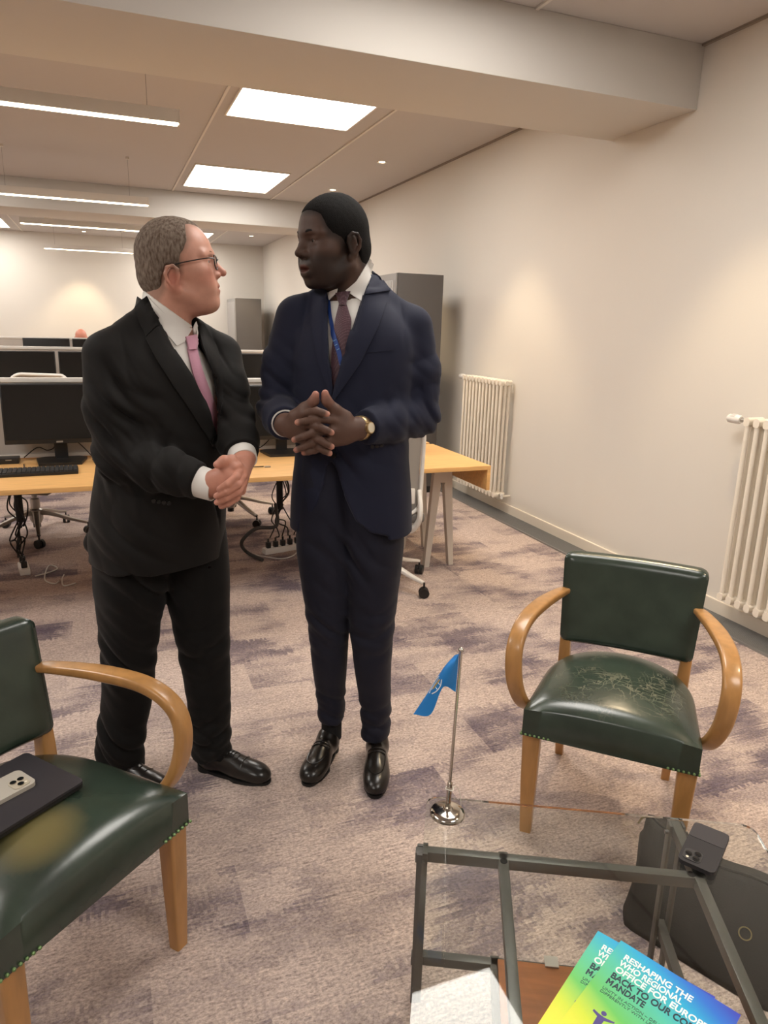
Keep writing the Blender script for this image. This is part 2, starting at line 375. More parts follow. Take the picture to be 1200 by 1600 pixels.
# ================================================================== OFFICE FURNITURE
def desk(x0, x1, y0, y1, label, end=None, legs=True):
    g = empty('desk', ((x0+x1)/2, (y0+y1)/2, 0), label=label, cat='desk', group='bench desks with pale wood tops'); sx, sy = x1-x0, y1-y0
    B('desktop', (0, 0, .7175), (sx-.004, sy, .025), DESKW, g, bev=.0015)
    if end: B('end_panel', (sx/2-.014, 0, .642), (.022, sy, .126), DESKW, g, bev=.0015)
    legm = M('leg_paint', '#cfc6bb', .45)
    for sgn in ((1,) if legs is True else (-1, 1)):
        cx = sgn*(sx/2-.16)
        for yy in (sy/2-.08, -sy/2+.345):
            bm = bmesh.new()      # an A-shaped trestle leg: head plate and two tapering feet
            for s in (-1, 1):
                a = [bm.verts.new(p) for p in ((cx+s*.012, yy-.02, .55), (cx+s*.058, yy-.02, .705), (cx+s*.105, yy-.02, 0), (cx+s*.072, yy-.02, 0))]
                b = [bm.verts.new(v.co+Vector((0, .04, 0))) for v in a]
                for i in range(4): bm.faces.new((a[i], a[(i+1) % 4], b[(i+1) % 4], b[i]))
                bm.faces.new(a); bm.faces.new(b[::-1])
            box(bm, (cx, yy, .635), (.116, .041, .14))
            bmesh.ops.recalc_face_normals(bm, faces=bm.faces); bm_obj('trestle_leg', bm, legm, g)
        B('leg_rail', (cx, 0.1, .69), (.05, sy*.6, .03), legm, g)
    B('cable_tray', (0, sy/2-.1, .66), (sx*.7, .12, .04), legm, g, bev=.004)
    return g
desk(.33, 2.13, 3.67, 4.505, 'near pale wood desk on the right, its end by the wall', end=True)
desk(-1.47, .33, 3.67, 4.505, 'near pale wood desk on the left with black keyboard')
desk(.33, 2.13, 4.56, 5.40, 'pale wood desk behind the near screen, right half', end=True)
desk(-1.47, .33, 4.56, 5.40, 'pale wood desk behind the near screen, left half')
for (y, nm) in ((6.55, 'second bench'), (9.6, 'third bench')):
    desk(.33, 2.13, y, y+.83, 'pale wood desk of the %s, right half' % nm); desk(-1.47, .33, y, y+.83, 'pale wood desk of the %s, left half' % nm)
SCRF = M('screen_fabric', '#b9b3ad', .8, bump=.1, bscale=300)
def divider(x0, x1, y, ztop, label):
    g = empty('desk_screen', ((x0+x1)/2, y, 0), label=label, cat='desk screen', group='white framed desk screens'); sx = x1-x0
    B('panel', (0, 0, (.735+ztop)/2), (sx-.04, .02, ztop-.735-.02), SCRF, g)
    B('top_rail', (0, 0, ztop-.0125), (sx, .04, .025), WPLAST, g, bev=.004)
    for s in (-1, 1): B('side_rail', (s*(sx/2-.012), 0, (.735+ztop)/2-.012), (.024, .036, ztop-.735-.03), WPLAST, g, bev=.003)
    B('bottom_rail', (0, 0, .745), (sx, .036, .02), WPLAST, g)
divider(.34, 1.62, 4.532, 1.188, 'white framed desk screen on the near bench, right half')
divider(-1.4, .33, 4.532, 1.192, 'white framed desk screen on the near bench, left half')
divider(.34, 1.75, 7.40, 1.262, 'white framed desk screen on the second bench, right half')
divider(-1.47, .33, 7.40, 1.268, 'white framed desk screen on the second bench, left half')
divider(-1.47, 1.52, 10.45, 1.285, 'white framed desk screen on the third bench')

LOGO = M('monitor_badge', '#a9a7a3', .3, metal=.8)
def monitor(x, y, zc, label, wd=.556, ht=.335, zdesk=.731, tilt=4):
    g = empty('monitor', (x, y, zdesk), label=label, cat='monitor', group='black computer monitors on the benches'); h = zc-zdesk
    rot = Matrix.Rotation(R(-tilt), 3, 'X')
    def p(c): return Vector((0, 0, h))+rot @ Vector(c)
    B('casing', p((0, .012, 0)), (wd, .03, ht), BLACK, g, rot=rot, bev=.004)
    B('display', p((0, -.0045, .008)), (wd-.016, .003, ht-.034), SCREENM, g, rot=rot)
    B('badge', p((0, -.0045, -ht/2+.010)), (.034, .003, .009), LOGO, g, rot=rot)
    bm = bmesh.new(); box(bm, (0, .055, h*.53), (.07, .028, h*1.05), bev=.004); box(bm, p((0, .035, 0)), (.14, .03, .14), bev=.006); bm_obj('stand', bm, BLACK, g, auto=40)
    bm = bmesh.new(); prism(bm, [(-.11, -.12), (.11, -.12), (.135, .07), (.09, .10), (-.09, .10), (-.135, .07)], 0, .014)
    bm_obj('foot', bm, BLACK, g)
    return g
monitor(-.272, 4.37, 1.005, 'black monitor on the left near desk with badge below screen')
monitor(1.015, 4.36, .99, 'black monitor between the two men on the near desk')
monitor(1.65, 4.38, .99, 'black monitor hidden behind the navy suit')
for x, l in ((-.70, 'leftmost black monitor on the second bench'), (-.10, 'second bench monitor next to the black suit shoulder'), (1.36, 'second bench monitor seen between the two men'), (.62, 'second bench monitor behind the greying head')):
    monitor(x, 7.0, 1.07, l, wd=.575, ht=.345)
for x, l in ((-.68, 'far bench monitor left of the bald head'), (-.11, 'far bench monitor below the bald head')):
    monitor(x, 10.1, 1.115, l, wd=.54, ht=.33)
# keyboard, docking station, cord on the near desk
g = empty('keyboard', (-.40, 4.055, .73), R(2), label='black keyboard on the left near desk', cat='keyboard')
B('case', (0, 0, .009), (.45, .15, .018), BLACK, g, bev=.004)
bm = bmesh.new()
for r in range(6):
    for c in range(20): box(bm, (-.212+c*.0222, -.057+r*.0225, .0205), (.0185, .0185, .007), bev=0)
tag(bm_obj('key', bm, M('key_black', '#2c2b2c', .5), g), None, kind='stuff')
g = empty('docking_station', (-.60, 4.40, .73), label='small black docking box left of the monitor foot', cat='docking station')
B('case', (0, 0, .016), (.22, .09, .032), BLACK, g, bev=.003); B('label_plate', (.06, -.0455, .022), (.03, .002, .005), LOGO, g)
def cord(pts, r, mat, label, name='cable', cat='cable', group=None, n=6):
    return tag(TUBE(name, pts, r, mat, n=n), label, cat, group)
zd = .737
cord([(-.47, 4.44, .75), (-.40, 4.47, .80), (-.35, 4.485, .78), (-.31, 4.475, .80), (-.29, 4.462, .88)], .003, BLACKM, 'black cord from docking box to the left monitor')
cord([(-.245, 4.462, .86), (-.18, 4.475, .82), (-.105, 4.43, zd), (-.105, 4.36, zd), (-.05, 4.40, zd), (.0, 4.46, zd), (.05, 4.49, zd)], .003, BLACKM, 'black cord curling on the desk beside the left monitor foot')
cord([(-.46, 4.30, zd), (-.45, 4.2, zd), (-.455, 4.13, zd+.004)], .0025, BLACKM, 'thin keyboard cord running back to the monitor')
cord([(.50, 3.93, zd), (.62, 3.95, zd), (.72, 3.93, zd), (.80, 3.93, zd)], .0028, BLACKM, 'thin cord lying on the desk between the men')
B2 = B('usb_plug', (.822, 3.93, .7345), (.034, .014, .008), ALU, bev=.001); tag(B2, 'silver plug at the end of the desk cord', 'plug')
cord([(.74, 4.36, zd), (.80, 4.40, .75), (.86, 4.46, .745), (.92, 4.485, .77), (.98, 4.465, .84)], .003, BLACKM, 'black cord by the foot of the middle monitor')
tag(B('desk_socket', (.70, 4.32, .765), (.05, .05, .07), WPLAST, bev=.006), 'small white socket box on the desk between the men', 'socket')

# ---------------- swivel chairs
CHW = M('chair_white', '#dcd8d2', .4); MESHM = M('chair_mesh', '#928d88', .8, bump=.3, bscale=500); SEATG = M('seat_grey', '#6d6864', .85)
def swivel_chair(loc, rz, label, base='white', rbase=20, dz=0., db=0.):
    g = empty('swivel_chair', loc, rz, label=label, cat='office chair', group='white framed swivel chairs at the desks')
    bmat = CHW if base == 'white' else ALU
    for i in range(5):
        a = R(72*i+rbase); ca, sa = math.cos(a), math.sin(a); rr = .345
        o = TUBE('base_leg', [(ca*.03, sa*.03, .17), (ca*.12, sa*.12, .155), (ca*.24, sa*.24, .115), (ca*rr, sa*rr, .088)], 1, bmat, g, prof=rrect(.04, .028, .008), sm=3, scl=list(np.linspace(1.2, .62, 10)))
        c = empty('castor', (ca*(rr+.005), sa*(rr+.005), 0)); c.parent = g; c.rotation_euler = (0, 0, a+.5)
        bpy.data.objects.remove(c)
        bm = bmesh.new(); p = Vector((ca*(rr+.005), sa*(rr+.005), 0)); t = Vector((-sa, ca, 0))*.6+Vector((ca, sa, 0))*.8; t.normalize(); q = Vector((-t.y, t.x, 0))
        for s in (-1, 1): cyl(bm, p+q*(s*.006)+Vector((0, 0, .03)), p+q*(s*.024)+Vector((0, 0, .03)), .03, n=18)
        cyl(bm, p+Vector((0, 0, .03)), p+Vector((0, 0, .09)), .006, n=8); box(bm, p+Vector((0, 0, .048)), (.03, .03, .022), bev=.004)
        bm_obj('castor', bm, BLACK, g, auto=40)
    bm = bmesh.new(); lathe(bm, [(.03, .09), (.045, .12), (.045, .19), (.032, .2), (.032, .27), (.02, .275), (.02, .40)], 20); bm_obj('gas_column', bm, ALU if base != 'white' else CHW, g, auto=40)
    CYL('column_foot', (0, 0, .06), (0, 0, .14), .026, BLACK, g)
    B('tilt_mechanism', (0, 0, .405), (.16, .2, .045), BLACK, g, bev=.012)
    o = TUBE('lever', [(.06, .04, .405), (.16, .05, .40), (.27, .05, .395)], 1, BLACK, g, prof=rrect(.03, .012, .005), sm=4)
    bm = bmesh.new(); box(bm, (0, .02, .465), (.48, .46, .06), bev=.026, seg=4)
    for v in bm.verts:
        if v.co.y > .1: v.co.z -= (v.co.y-.1)*.16
    bm_obj('seat', bm, SEATG, g, auto=60)
    bm = bmesh.new(); box(bm, (0, .0, .432), (.40, .38, .02), bev=.009); bm_obj('seat_shell', bm, CHW, g, auto=40)
    # back: bent white frame with stretched mesh, lower loop joining the mechanism  (chair faces +y)
    def bk(x, z): return (x, -.235-.16*max(0, (z-.62))**1.3*1.0+.07*((x/.22)**2), z)
    ring = [bk(x, z) for x, z in rrect(.42, .50, .06, 5)]
    ring = [bk(x, z+.745) for x, z in rrect(.43, .50, .07, 6)]
    bm = bmesh.new(); sweep(bm, ring, rrect(.022, .03, .008), up=(0, 1, 0), closed=True); bmesh.ops.recalc_face_normals(bm, faces=bm.faces)
    bm_obj('back_frame', bm, CHW, g, auto=50)
    V, Fc = [], []; nx, nz = 12, 12
    for k in (0, .006):
        for j in range(nz+1):
            for i in range(nx+1):
                x = -.20+.4*i/nx; z = .505+.48*j/nz; p = bk(x, z); V.append((p[0], p[1]+k, p[2]))
    off = (nx+1)*(nz+1)
    for j in range(nz):
        for i in range(nx):
            a = j*(nx+1)+i; Fc += [(a, a+1, a+nx+2, a+nx+1), (off+a, off+a+nx+1, off+a+nx+2, off+a+1)]
    mesh_obj('back_mesh', V, Fc, MESHM, g, smooth=True)
    for s in (-1, 1):
        TUBE('back_arm', [bk(s*.205, .62), (s*.20, -.235, .52), (s*.19, -.225, .44), (s*.15, -.17, .385), (s*.07, -.06, .39)], 1, CHW, g, prof=rrect(.026, .042, .01), sm=5, up=(0, 1, 0))
    B('lumbar', (0, -.215, .60), (.34, .02, .09), CHW, g, bev=.008)
    for c in [x for x in bpy.data.objects if x.parent == g]:
        k = c.name.split('.')[0]
        if k in ('tilt_mechanism', 'lever', 'seat', 'seat_shell'): c.location.z += dz
        elif k in ('back_frame', 'back_mesh', 'lumbar'): c.location.z += db
    return g
swivel_chair((1.446, 3.80, 0), R(-8), 'white framed swivel chair behind the navy suit', rbase=24)
swivel_chair((-.54, 5.48, 0), R(156), 'swivel chair with metal base under the left near desk', base='metal', rbase=-240, dz=-.06, db=.13)
swivel_chair((.86, 5.56, 0), R(186), 'swivel chair with metal base seen between the two men', base='metal', rbase=-186-65, db=.12)
swivel_chair((-.30, 11.35, 0), R(180), 'swivel chair that the bald person far behind sits on', rbase=0)
# ---------------- tall cabinets
def cabinet(x0, x1, y0, y1, h, label):
    g = empty('tambour_cabinet', ((x0+x1)/2, (y0+y1)/2, 0), label=label, cat='cabinet', group='tall graphite cabinets along the wall'); sx, sy = x1-x0, y1-y0
    B('body', (.01, 0, h/2), (sx-.02, sy, h), CABM, g, bev=.003)
    B('plinth', (.01, 0, .03), (sx-.01, sy+.004, .06), BLACKM, g)
    fm = M('cabinet_front', '#8e8b88', .45)
    B('front_frame', (-sx/2+.008, 0, h/2+.01), (.014, sy-.004, h-.03), fm, g)
    n = 24; me = None
    for i in range(n):
        if me is None: o = B('slat', (0, 0, 0), (.01, (sy-.1)/n-.006, h-.16), M('tambour_slat', '#a09c98', .5), g, bev=.002); me = o.data
        else: o = bpy.data.objects.new('slat', me); link(o, g)
        o.location = (-sx/2-.001, -sy/2+.05+(sy-.1)*(i+.5)/n, h/2+.02)
    B('handle', (-sx/2-.012, 0, 1.0), (.02, .03, .12), BLACK, g, bev=.003)
    B('corner_highlight', (-sx/2+.012, -sy/2+.01, h+.004), (.02, .02, .01), WPLAST, g)  # small white block stands in for the highlight on the cabinet's top corner
    return g
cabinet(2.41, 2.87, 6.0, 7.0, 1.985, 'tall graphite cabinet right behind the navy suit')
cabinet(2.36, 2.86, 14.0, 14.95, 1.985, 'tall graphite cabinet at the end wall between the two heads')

# ---------------- cables and power strips under the near desks
def power_strip(loc, rz, n, label, ln=.28, tilt=0):
    g = empty('power_strip', loc, rz, label=label, cat='power strip', group='white power strips on the floor'); g.rotation_euler = (0, tilt, rz)
    B('housing', (0, 0, .021), (ln, .058, .042), WPLAST, g, bev=.008)
    for i in range(n):
        x = -ln/2+.035+(ln-.06)*i/max(1, n-1)
        o = B('plug', (x, 0, .062), (.03, .034, .042), BLACK, g, bev=.006); CYL('plug_tail', (0, 0, .02), (0, 0, .045), .007, BLACK, o).location = (x, 0, .062)
    return g
a = at(38, 893, z=0); power_strip((a[0], a[1], 0), R(100), 2, 'white power strip with plugs under the left near desk', .17)
b = at(432, 862, z=0); power_strip((b[0]+.04, b[1], 0), R(14), 5, 'white power strip with black plugs between the two men', .28)
def bundle(name, x, y, ztop, zbot, n, label, spread=.05, ends=None):
    g = empty(name, (x, y, 0), label=label, cat='cable bundle', group='cable bundles hanging below the desks'); rn = random.Random(n*7+int(x*100))
    CYL('cable_sleeve', (0, 0, zbot), (0, 0, ztop), .022, BLACKM, g, n=12)
    for i in range(n):
        e = ends[i % len(ends)]; e = Vector((e[0]-x, e[1]-y, e[2]))
        s = Vector((rn.uniform(-.02, .02), rn.uniform(-.02, .02), zbot+rn.uniform(-.01, .04)))
        m1 = s.lerp(e, .35)+Vector((rn.uniform(-spread, spread), rn.uniform(-spread, spread), -.02)); m2 = s.lerp(e, .75)+Vector((rn.uniform(-spread, spread), rn.uniform(-spread, spread), rn.uniform(-.03, .05)))
        TUBE('cable', [s, m1, m2, e], .0045, BLACKM, g, n=6, sm=6)
    for i in range(5):
        aa = rn.uniform(0, 6.28); r = rn.uniform(.05, .09); z = rn.uniform(zbot+.02, ztop-.17)
        TUBE('cable_loop', [(.02*math.cos(aa), .02*math.sin(aa), z+.1), (r*math.cos(aa), r*math.sin(aa), z+.06), (r*1.1*math.cos(aa+.3), r*math.sin(aa+.3), z-.02), (.015*math.cos(aa), .015*math.sin(aa), z-.08)], .004, BLACKM, g, n=6, sm=6)
    return g
c1 = at(38, 830, y=4.55)
bundle('cable_bundle', -.53, 4.50, .66, .36, 7, 'black cables hanging below the left near desk', .06, [(a[0]-.02+.008*i, a[1]-.04+.02*i, .105) for i in range(4)])
bundle('cable_bundle', 1.02, 4.50, .66, .33, 5, 'black cables hanging below the desk between the men', .045, [(b[0]+.04+(-.09+.045*i), b[1]-.0+(-.09+.045*i)*.25, .108) for i in range(5)])
p = [at(*q, y=4.42) for q in ((432, 815), (400, 826), (378, 846))]
cord([(.982, 4.462, .38), tuple(p[0]*[1, 1, .9]), tuple(p[1]), tuple(p[2]), tuple(at(385, 862, z=.03)), tuple(at(410, 875, z=.014))], .012, M('grey_conduit', '#3a3836', .6), 'thick dark cable hose curving down to the floor between the men', 'cable_hose', 'cable hose', n=10)
WC = M('white_cord', '#d8d4cc', .5)
cord([tuple(at(*q, z=.006)) for q in ((55, 900), (75, 895), (90, 888), (76, 884), (70, 905), (85, 912), (92, 908))], .004, WC, 'white cord tangled on the carpet below the left desk')
cord([tuple(at(*q, z=.006)) for q in ((100, 898), (97, 905), (100, 915), (118, 911))], .004, WC, 'white cord end lying beside the tangled one')
cord([tuple(at(*q, z=.006)) for q in ((392, 866), (415, 870), (440, 873), (458, 868), (468, 858))], .004, WC, 'white cord looping in front of the power strip between the men')
# ================================================================== FOREGROUND FURNITURE
def leather():
    m = bpy.data.materials.new('green_leather'); m.use_nodes = True; nt = m.node_tree; N = nt.nodes; K = nt.links.new; b = N['Principled BSDF']
    b.inputs['Roughness'].default_value = .27; b.inputs['Specular IOR Level'].default_value = .6; b.inputs['Coat Weight'].default_value = .25; b.inputs['Coat Roughness'].default_value = .2
    tc = N.new('ShaderNodeTexCoord'); nz = N.new('ShaderNodeTexNoise'); nz.inputs['Scale'].default_value = 7; nz.inputs['Detail'].default_value = 5; K(tc.outputs['Object'], nz.inputs['Vector'])
    rp = N.new('ShaderNodeValToRGB'); e = rp.color_ramp.elements; e[0].position = .3; e[1].position = .75; e[0].color = (*lin('#242f28'), 1); e[1].color = (*lin('#354338'), 1); K(nz.outputs[0], rp.inputs[0])
    # worn, cracked lines: thin level lines of stretched noise
    cr = None
    for sc_, rz_, eps in (((3.2, 9, 4), .5, .010), ((4.5, 12, 4), -.55, .010), ((9, 3.4, 4), .2, .009), ((14, 6, 6), 1.1, .012)):
        mp = N.new('ShaderNodeMapping'); mp.inputs['Scale'].default_value = sc_; mp.inputs['Rotation'].default_value = (0, 0, rz_); K(tc.outputs['Object'], mp.inputs[0])
        dn = N.new('ShaderNodeTexNoise'); dn.inputs['Scale'].default_value = 1.6; dn.inputs['Detail'].default_value = 3; K(mp.outputs[0], dn.inputs['Vector'])
        a1 = N.new('ShaderNodeMath'); a1.operation = 'SUBTRACT'; K(dn.outputs[0], a1.inputs[0]); a1.inputs[1].default_value = .5
        a2 = N.new('ShaderNodeMath'); a2.operation = 'ABSOLUTE'; K(a1.outputs[0], a2.inputs[0])
        a3 = N.new('ShaderNodeMapRange'); K(a2.outputs[0], a3.inputs[0]); a3.inputs[1].default_value = 0; a3.inputs[2].default_value = eps; a3.inputs[3].default_value = 1; a3.inputs[4].default_value = 0
        if cr is None: cr = a3.outputs[0]
        else:
            mm = N.new('ShaderNodeMath'); mm.operation = 'MAXIMUM'; K(cr, mm.inputs[0]); K(a3.outputs[0], mm.inputs[1]); cr = mm.outputs[0]
    wm = N.new('ShaderNodeTexNoise'); wm.inputs['Scale'].default_value = 5; wm.inputs['Detail'].default_value = 2; K(tc.outputs['Object'], wm.inputs['Vector'])
    wr = N.new('ShaderNodeValToRGB'); e = wr.color_ramp.elements; e[0].position = .42; e[1].position = .58; K(wm.outputs[0], wr.inputs[0])
    at_ = N.new('ShaderNodeAttribute'); at_.attribute_name = 'wear'
    m1 = N.new('ShaderNodeMath'); m1.operation = 'MULTIPLY'; K(cr, m1.inputs[0]); K(wr.outputs[0], m1.inputs[1])
    m2 = N.new('ShaderNodeMath'); m2.operation = 'MULTIPLY'; K(m1.outputs[0], m2.inputs[0]); K(at_.outputs['Fac'], m2.inputs[1])
    m3 = N.new('ShaderNodeMath'); m3.operation = 'MULTIPLY'; K(m2.outputs[0], m3.inputs[0]); m3.inputs[1].default_value = .5
    mx = N.new('ShaderNodeMix'); mx.data_type = 'RGBA'; K(m3.outputs[0], mx.inputs[0]); K(rp.outputs[0], mx.inputs[6]); mx.inputs[7].default_value = (*lin('#9a9580'), 1)
    tan = N.new('ShaderNodeAttribute'); tan.attribute_name = 'tan'
    mt = N.new('ShaderNodeMix'); mt.data_type = 'RGBA'; K(tan.outputs['Fac'], mt.inputs[0]); K(mx.outputs[2], mt.inputs[6]); mt.inputs[7].default_value = (*lin('#8a7a48'), 1)
    K(mt.outputs[2], b.inputs['Base Color'])
    bn = N.new('ShaderNodeTexNoise'); bn.inputs['Scale'].default_value = 40; K(tc.outputs['Object'], bn.inputs['Vector'])
    bp = N.new('ShaderNodeBump'); bp.inputs['Strength'].default_value = .12; bp.inputs['Distance'].default_value = .003; K(bn.outputs[0], bp.inputs['Height']); K(bp.outputs[0], b.inputs['Normal'])
    return m
LEATHER = leather(); STUD = M('brass_stud', '#6f8a58', .35, metal=.5)
def attr(o, name, vals):
    at_ = o.data.attributes.new(name, 'FLOAT', 'POINT'); at_.data.foreach_set('value', np.asarray(vals, dtype=np.float32))
def grid_solid(top, bot):
    """top,bot: (n,m,3) point grids -> closed mesh"""
    n, m, _ = top.shape; V = list(top.reshape(-1, 3))+list(bot.reshape(-1, 3)); o = n*m; Fc = []
    for i in range(n-1):
        for j in range(m-1):
            a = i*m+j; Fc += [(a, a+m, a+m+1, a+1), (o+a, o+a+1, o+a+m+1, o+a+m)]
    per = [(i, 0) for i in range(n)]+[(n-1, j) for j in range(1, m)]+[(i, m-1) for i in range(n-2, -1, -1)]+[(0, j) for j in range(m-2, 0, -1)]
    for (a, b) in zip(per, per[1:]+per[:1]):
        p, q = a[0]*m+a[1], b[0]*m+b[1]; Fc.append((q, p, o+p, o+q))
    return V, Fc
def round_corner(u, v, r):
    a, b = abs(u)-(1-r), abs(v)-(1-r)
    if a > 0 and b > 0:
        a, b = a/r, b/r; a, b = a*math.sqrt(1-b*b/2), b*math.sqrt(1-a*a/2)
        u, v = math.copysign(1-r+a*r, u), math.copysign(1-r+b*r, v)
    return u, v
def armchair(loc, rz, label, tan=0., wear=1.):
    g = empty('armchair', loc, rz, label=label, cat='armchair', group='green leather bentwood armchairs')
    # seat: front at y=-.22, back at y=+.23; crowned cushion, front skirt 10 cm deep
    n, m = 40, 40; top = np.zeros((n, m, 3)); bot = np.zeros((n, m, 3)); wr = []; tn = []
    for i in range(n):
        for j in range(m):
            u = -1+2*i/(n-1); v = -1+2*j/(m-1)
            su = math.copysign(abs(u)**.7, u); sv = math.copysign(abs(v)**.7, v)      # denser at rims
            hw = .245-.03*(sv+1)/2; bow = .045*(1-su*su)*max(0, sv)
            back_round = 1-.28*max(0, sv)**3
            x = su*hw*back_round; y = -.22+.44*(sv+1)/2+bow
            e = (1-abs(su)**5)*(1-abs(sv)**4)
            crown = .042*(1-su*su)*(1-(sv*.85)**2)
            z = .430+crown+.018*math.sin(min(1, e*1.5)*math.pi/2)
            top[i, j] = (x, y, z); bot[i, j] = (x, y, .345)
            r2 = (su**2+((sv-.05))**2); wr.append(wear*max(0, min(1, 1.5-1.35*r2)))
            tn.append(tan*max(0, min(1, 1.1-((su+.25)/.42)**2-((sv+.42)/.4)**2))*.55)
    V, Fc = grid_solid(top, bot); s = mesh_obj('seat_cushion', V, Fc, LEATHER, g); s.data.shade_smooth(); s.data.set_sharp_from_angle(angle=R(58))
    attr(s, 'wear', wr+[0]*len(wr)); attr(s, 'tan', tn+[0]*len(tn))
    # backrest pad, leaning back, slightly curved
    n, m = 28, 24; tl = R(12); fr = np.zeros((n, m, 3)); bk = np.zeros((n, m, 3))
    for i in range(n):
        for j in range(m):
            u = -1+2*i/(n-1); v = -1+2*j/(m-1); su = math.copysign(abs(u)**.7, u); sv = math.copysign(abs(v)**.7, v)
            su, sv = round_corner(su, sv, .14)
            hw = .212+.018*(sv+1)/2; x = su*hw; h = .485+.30*(sv+1)/2
            hh = h
            u_, v_ = 2*i/(n-1)-1, 2*j/(m-1)-1; e = max(0, 1-max(abs(u_), abs(v_))**5); e = math.sin(min(1, e*1.25)*math.pi/2)/1.6; y = .222+(h-.47)*math.tan(tl)-.022*(su*su)+.018
            fr[i, j] = (x, y-.024-.014*min(1, e*1.6), hh); bk[i, j] = (x, y+.012+.006*min(1, e*1.6), hh)
    V, Fc = grid_solid(fr, bk); p = mesh_obj('backrest', V, Fc, LEATHER, g); bmx = bmesh.new(); bmx.from_mesh(p.data); bmesh.ops.recalc_face_normals(bmx, faces=bmx.faces); bmx.to_mesh(p.data); bmx.free()
    p.data.shade_smooth(); p.data.set_sharp_from_angle(angle=R(62)); attr(p, 'wear', [0.]*len(V)); attr(p, 'tan', [0.]*len(V))
    for s in (-1, 1):
        # front leg, tapering
        bm = bmesh.new(); sweep(bm, [(s*.218, -.19, .36), (s*.216, -.192, .18), (s*.212, -.196, 0)], rrect(.05, .046, .006), up=(0, 1, 0), scl=[1.08, .92, .68]); bmesh.ops.recalc_face_normals(bm, faces=bm.faces)
        bm_obj('leg', bm, BEECH, g, auto=40)
        # rear leg and back post in one sweep
        pts = [(s*.185, .285, 0), (s*.187, .235, .2), (s*.19, .215, .36), (s*.195, .222, .5), (s*.20, .26, .66), (s*.202, .285, .765)]
        o = TUBE('back_post', pts, 1, BEECH, g, prof=rrect(.036, .042, .006), up=(0, 1, 0), sm=5, scl=list(np.r_[np.linspace(.75, 1.1, 11), np.linspace(1.1, .6, 15)]))
        # bentwood arm: leaves the back post, sweeps out and forward, turns down to the seat rail
        pts = [(s*.205, .255, .655), (s*.225, .19, .662), (s*.262, .06, .663), (s*.287, -.06, .652), (s*.297, -.135, .615), (s*.297, -.165, .555), (s*.288, -.160, .475), (s*.268, -.130, .405), (s*.243, -.075, .362)]
        o = TUBE('armrest', pts, 1, BEECH, g, prof=rrect(.05, .028, .009), sm=7, scl=list(np.r_[np.linspace(.62, 1, 15), np.ones(25), np.linspace(1, .8, 17)]))
        sm = None
        for k in range(7):       # studs at the front corner
            for q in ((s*(.247-.0135*k), -.2225, .3505), (s*(.2463-.0005*k), -.212+.0135*k, .3505)):
                if sm is None:
                    bm = bmesh.new(); sph(bm, (0, 0, 0), .0042, n=8); so = bm_obj('stud', bm, STUD, g); sm = so.data
                else: so = bpy.data.objects.new('stud', sm); link(so, g)
                so.location = q
    B('rail', (0, .0, .352), (.40, .36, .02), BEECH, g)
    return g
armchair((1.422, 1.590, 0), R(-43.8), 'green leather bentwood armchair with cracked seat, in front of the radiator', wear=1)
armchair((-.216, 1.53, 0), R(41.3), 'green leather bentwood armchair at the left edge with laptop on its seat', tan=1., wear=0)

# ---------------- closed laptop and phone on the left chair
ZS = .4925
lx = _n([.77, .63, 0]); la = math.atan2(lx[1], lx[0])
lc = at(133, 1228, z=ZS)-lx*.15+np.array([-lx[1], lx[0], 0])*.105
g = empty('laptop', (lc[0], lc[1], ZS), la, label='closed dark laptop lying on the left green chair', cat='laptop')
DK = M('laptop_dark', '#2f2c31', .45)
bm = bmesh.new(); prism(bm, rrect(.30, .21, .012, 5), 0, .008); bm_obj('base', bm, BLACK, g)
bm = bmesh.new(); prism(bm, rrect(.30, .21, .012, 5), .009, .015); bm_obj('lid', bm, DK, g)
CYL('hinge', (-.11, .102, .008), (.11, .102, .008), .005, BLACK, g)
def phone(loc, rz, label, case, clear=False, ln=.15, wd=.076, cut=False, rx=0):
    g = empty('phone', loc, rz, label=label, cat='phone'); g.rotation_euler = (0, 0, rz)
    bm = bmesh.new(); prism(bm, rrect(wd, ln, .013, 6), 0, .0095); bm_obj('case', bm, case, g)
    if cut:
        bm = bmesh.new(); prism(bm, rrect(wd-.002, .055, .006, 4), .0095, .0103); bm_obj('case_sleeve', bm, M('case_leather', '#393639', .6), g).location = (0, -.045, 0)
    bm = bmesh.new(); prism(bm, rrect(.037, .037, .009, 5), .0095, .0112); bm_obj('camera_plate', bm, M('camera_plate_dark', '#3b3a3b', .35) if cut else M('camera_plate_light', '#b8ae9b', .35), g).location = (.013, ln/2-.028, 0)
    for (dx, dy, r) in ((-.0085, .0085, .0065), (-.0085, -.0085, .0065), (.0085, 0, .0065)):
        c = empty('tmp'); bpy.data.objects.remove(c)
        bm = bmesh.new(); lathe(bm, [(r, .0), (r, .0022), (r-.0015, .0024)], 18); o = bm_obj('lens', bm, M('lens_black', '#0b0b0d', .08), g, auto=40); o.location = (.013+dx, ln/2-.028+dy, .0111)
        bm = bmesh.new(); lathe(bm, [(r+.0007, 0), (r+.0007, .0018), (r, .002)], 18); bm_obj('lens_ring', bm, CHROME if not cut else BLACK, o, auto=40)
    CYL('flash', (.0215, ln/2-.017, .0112), (.0215, ln/2-.017, .0118), .003, M('flash_white', '#e9e2d0', .3), g)
    return g
pc = at(22, 1226, z=ZS+.02)
phone((pc[0]-.035, pc[1]-.022, ZS+.0152), math.atan2(-lx[0], lx[1])+R(-4), 'light phone in a clear case on the dark laptop', M('phone_light', '#b7b0a4', .3, coat=.6))

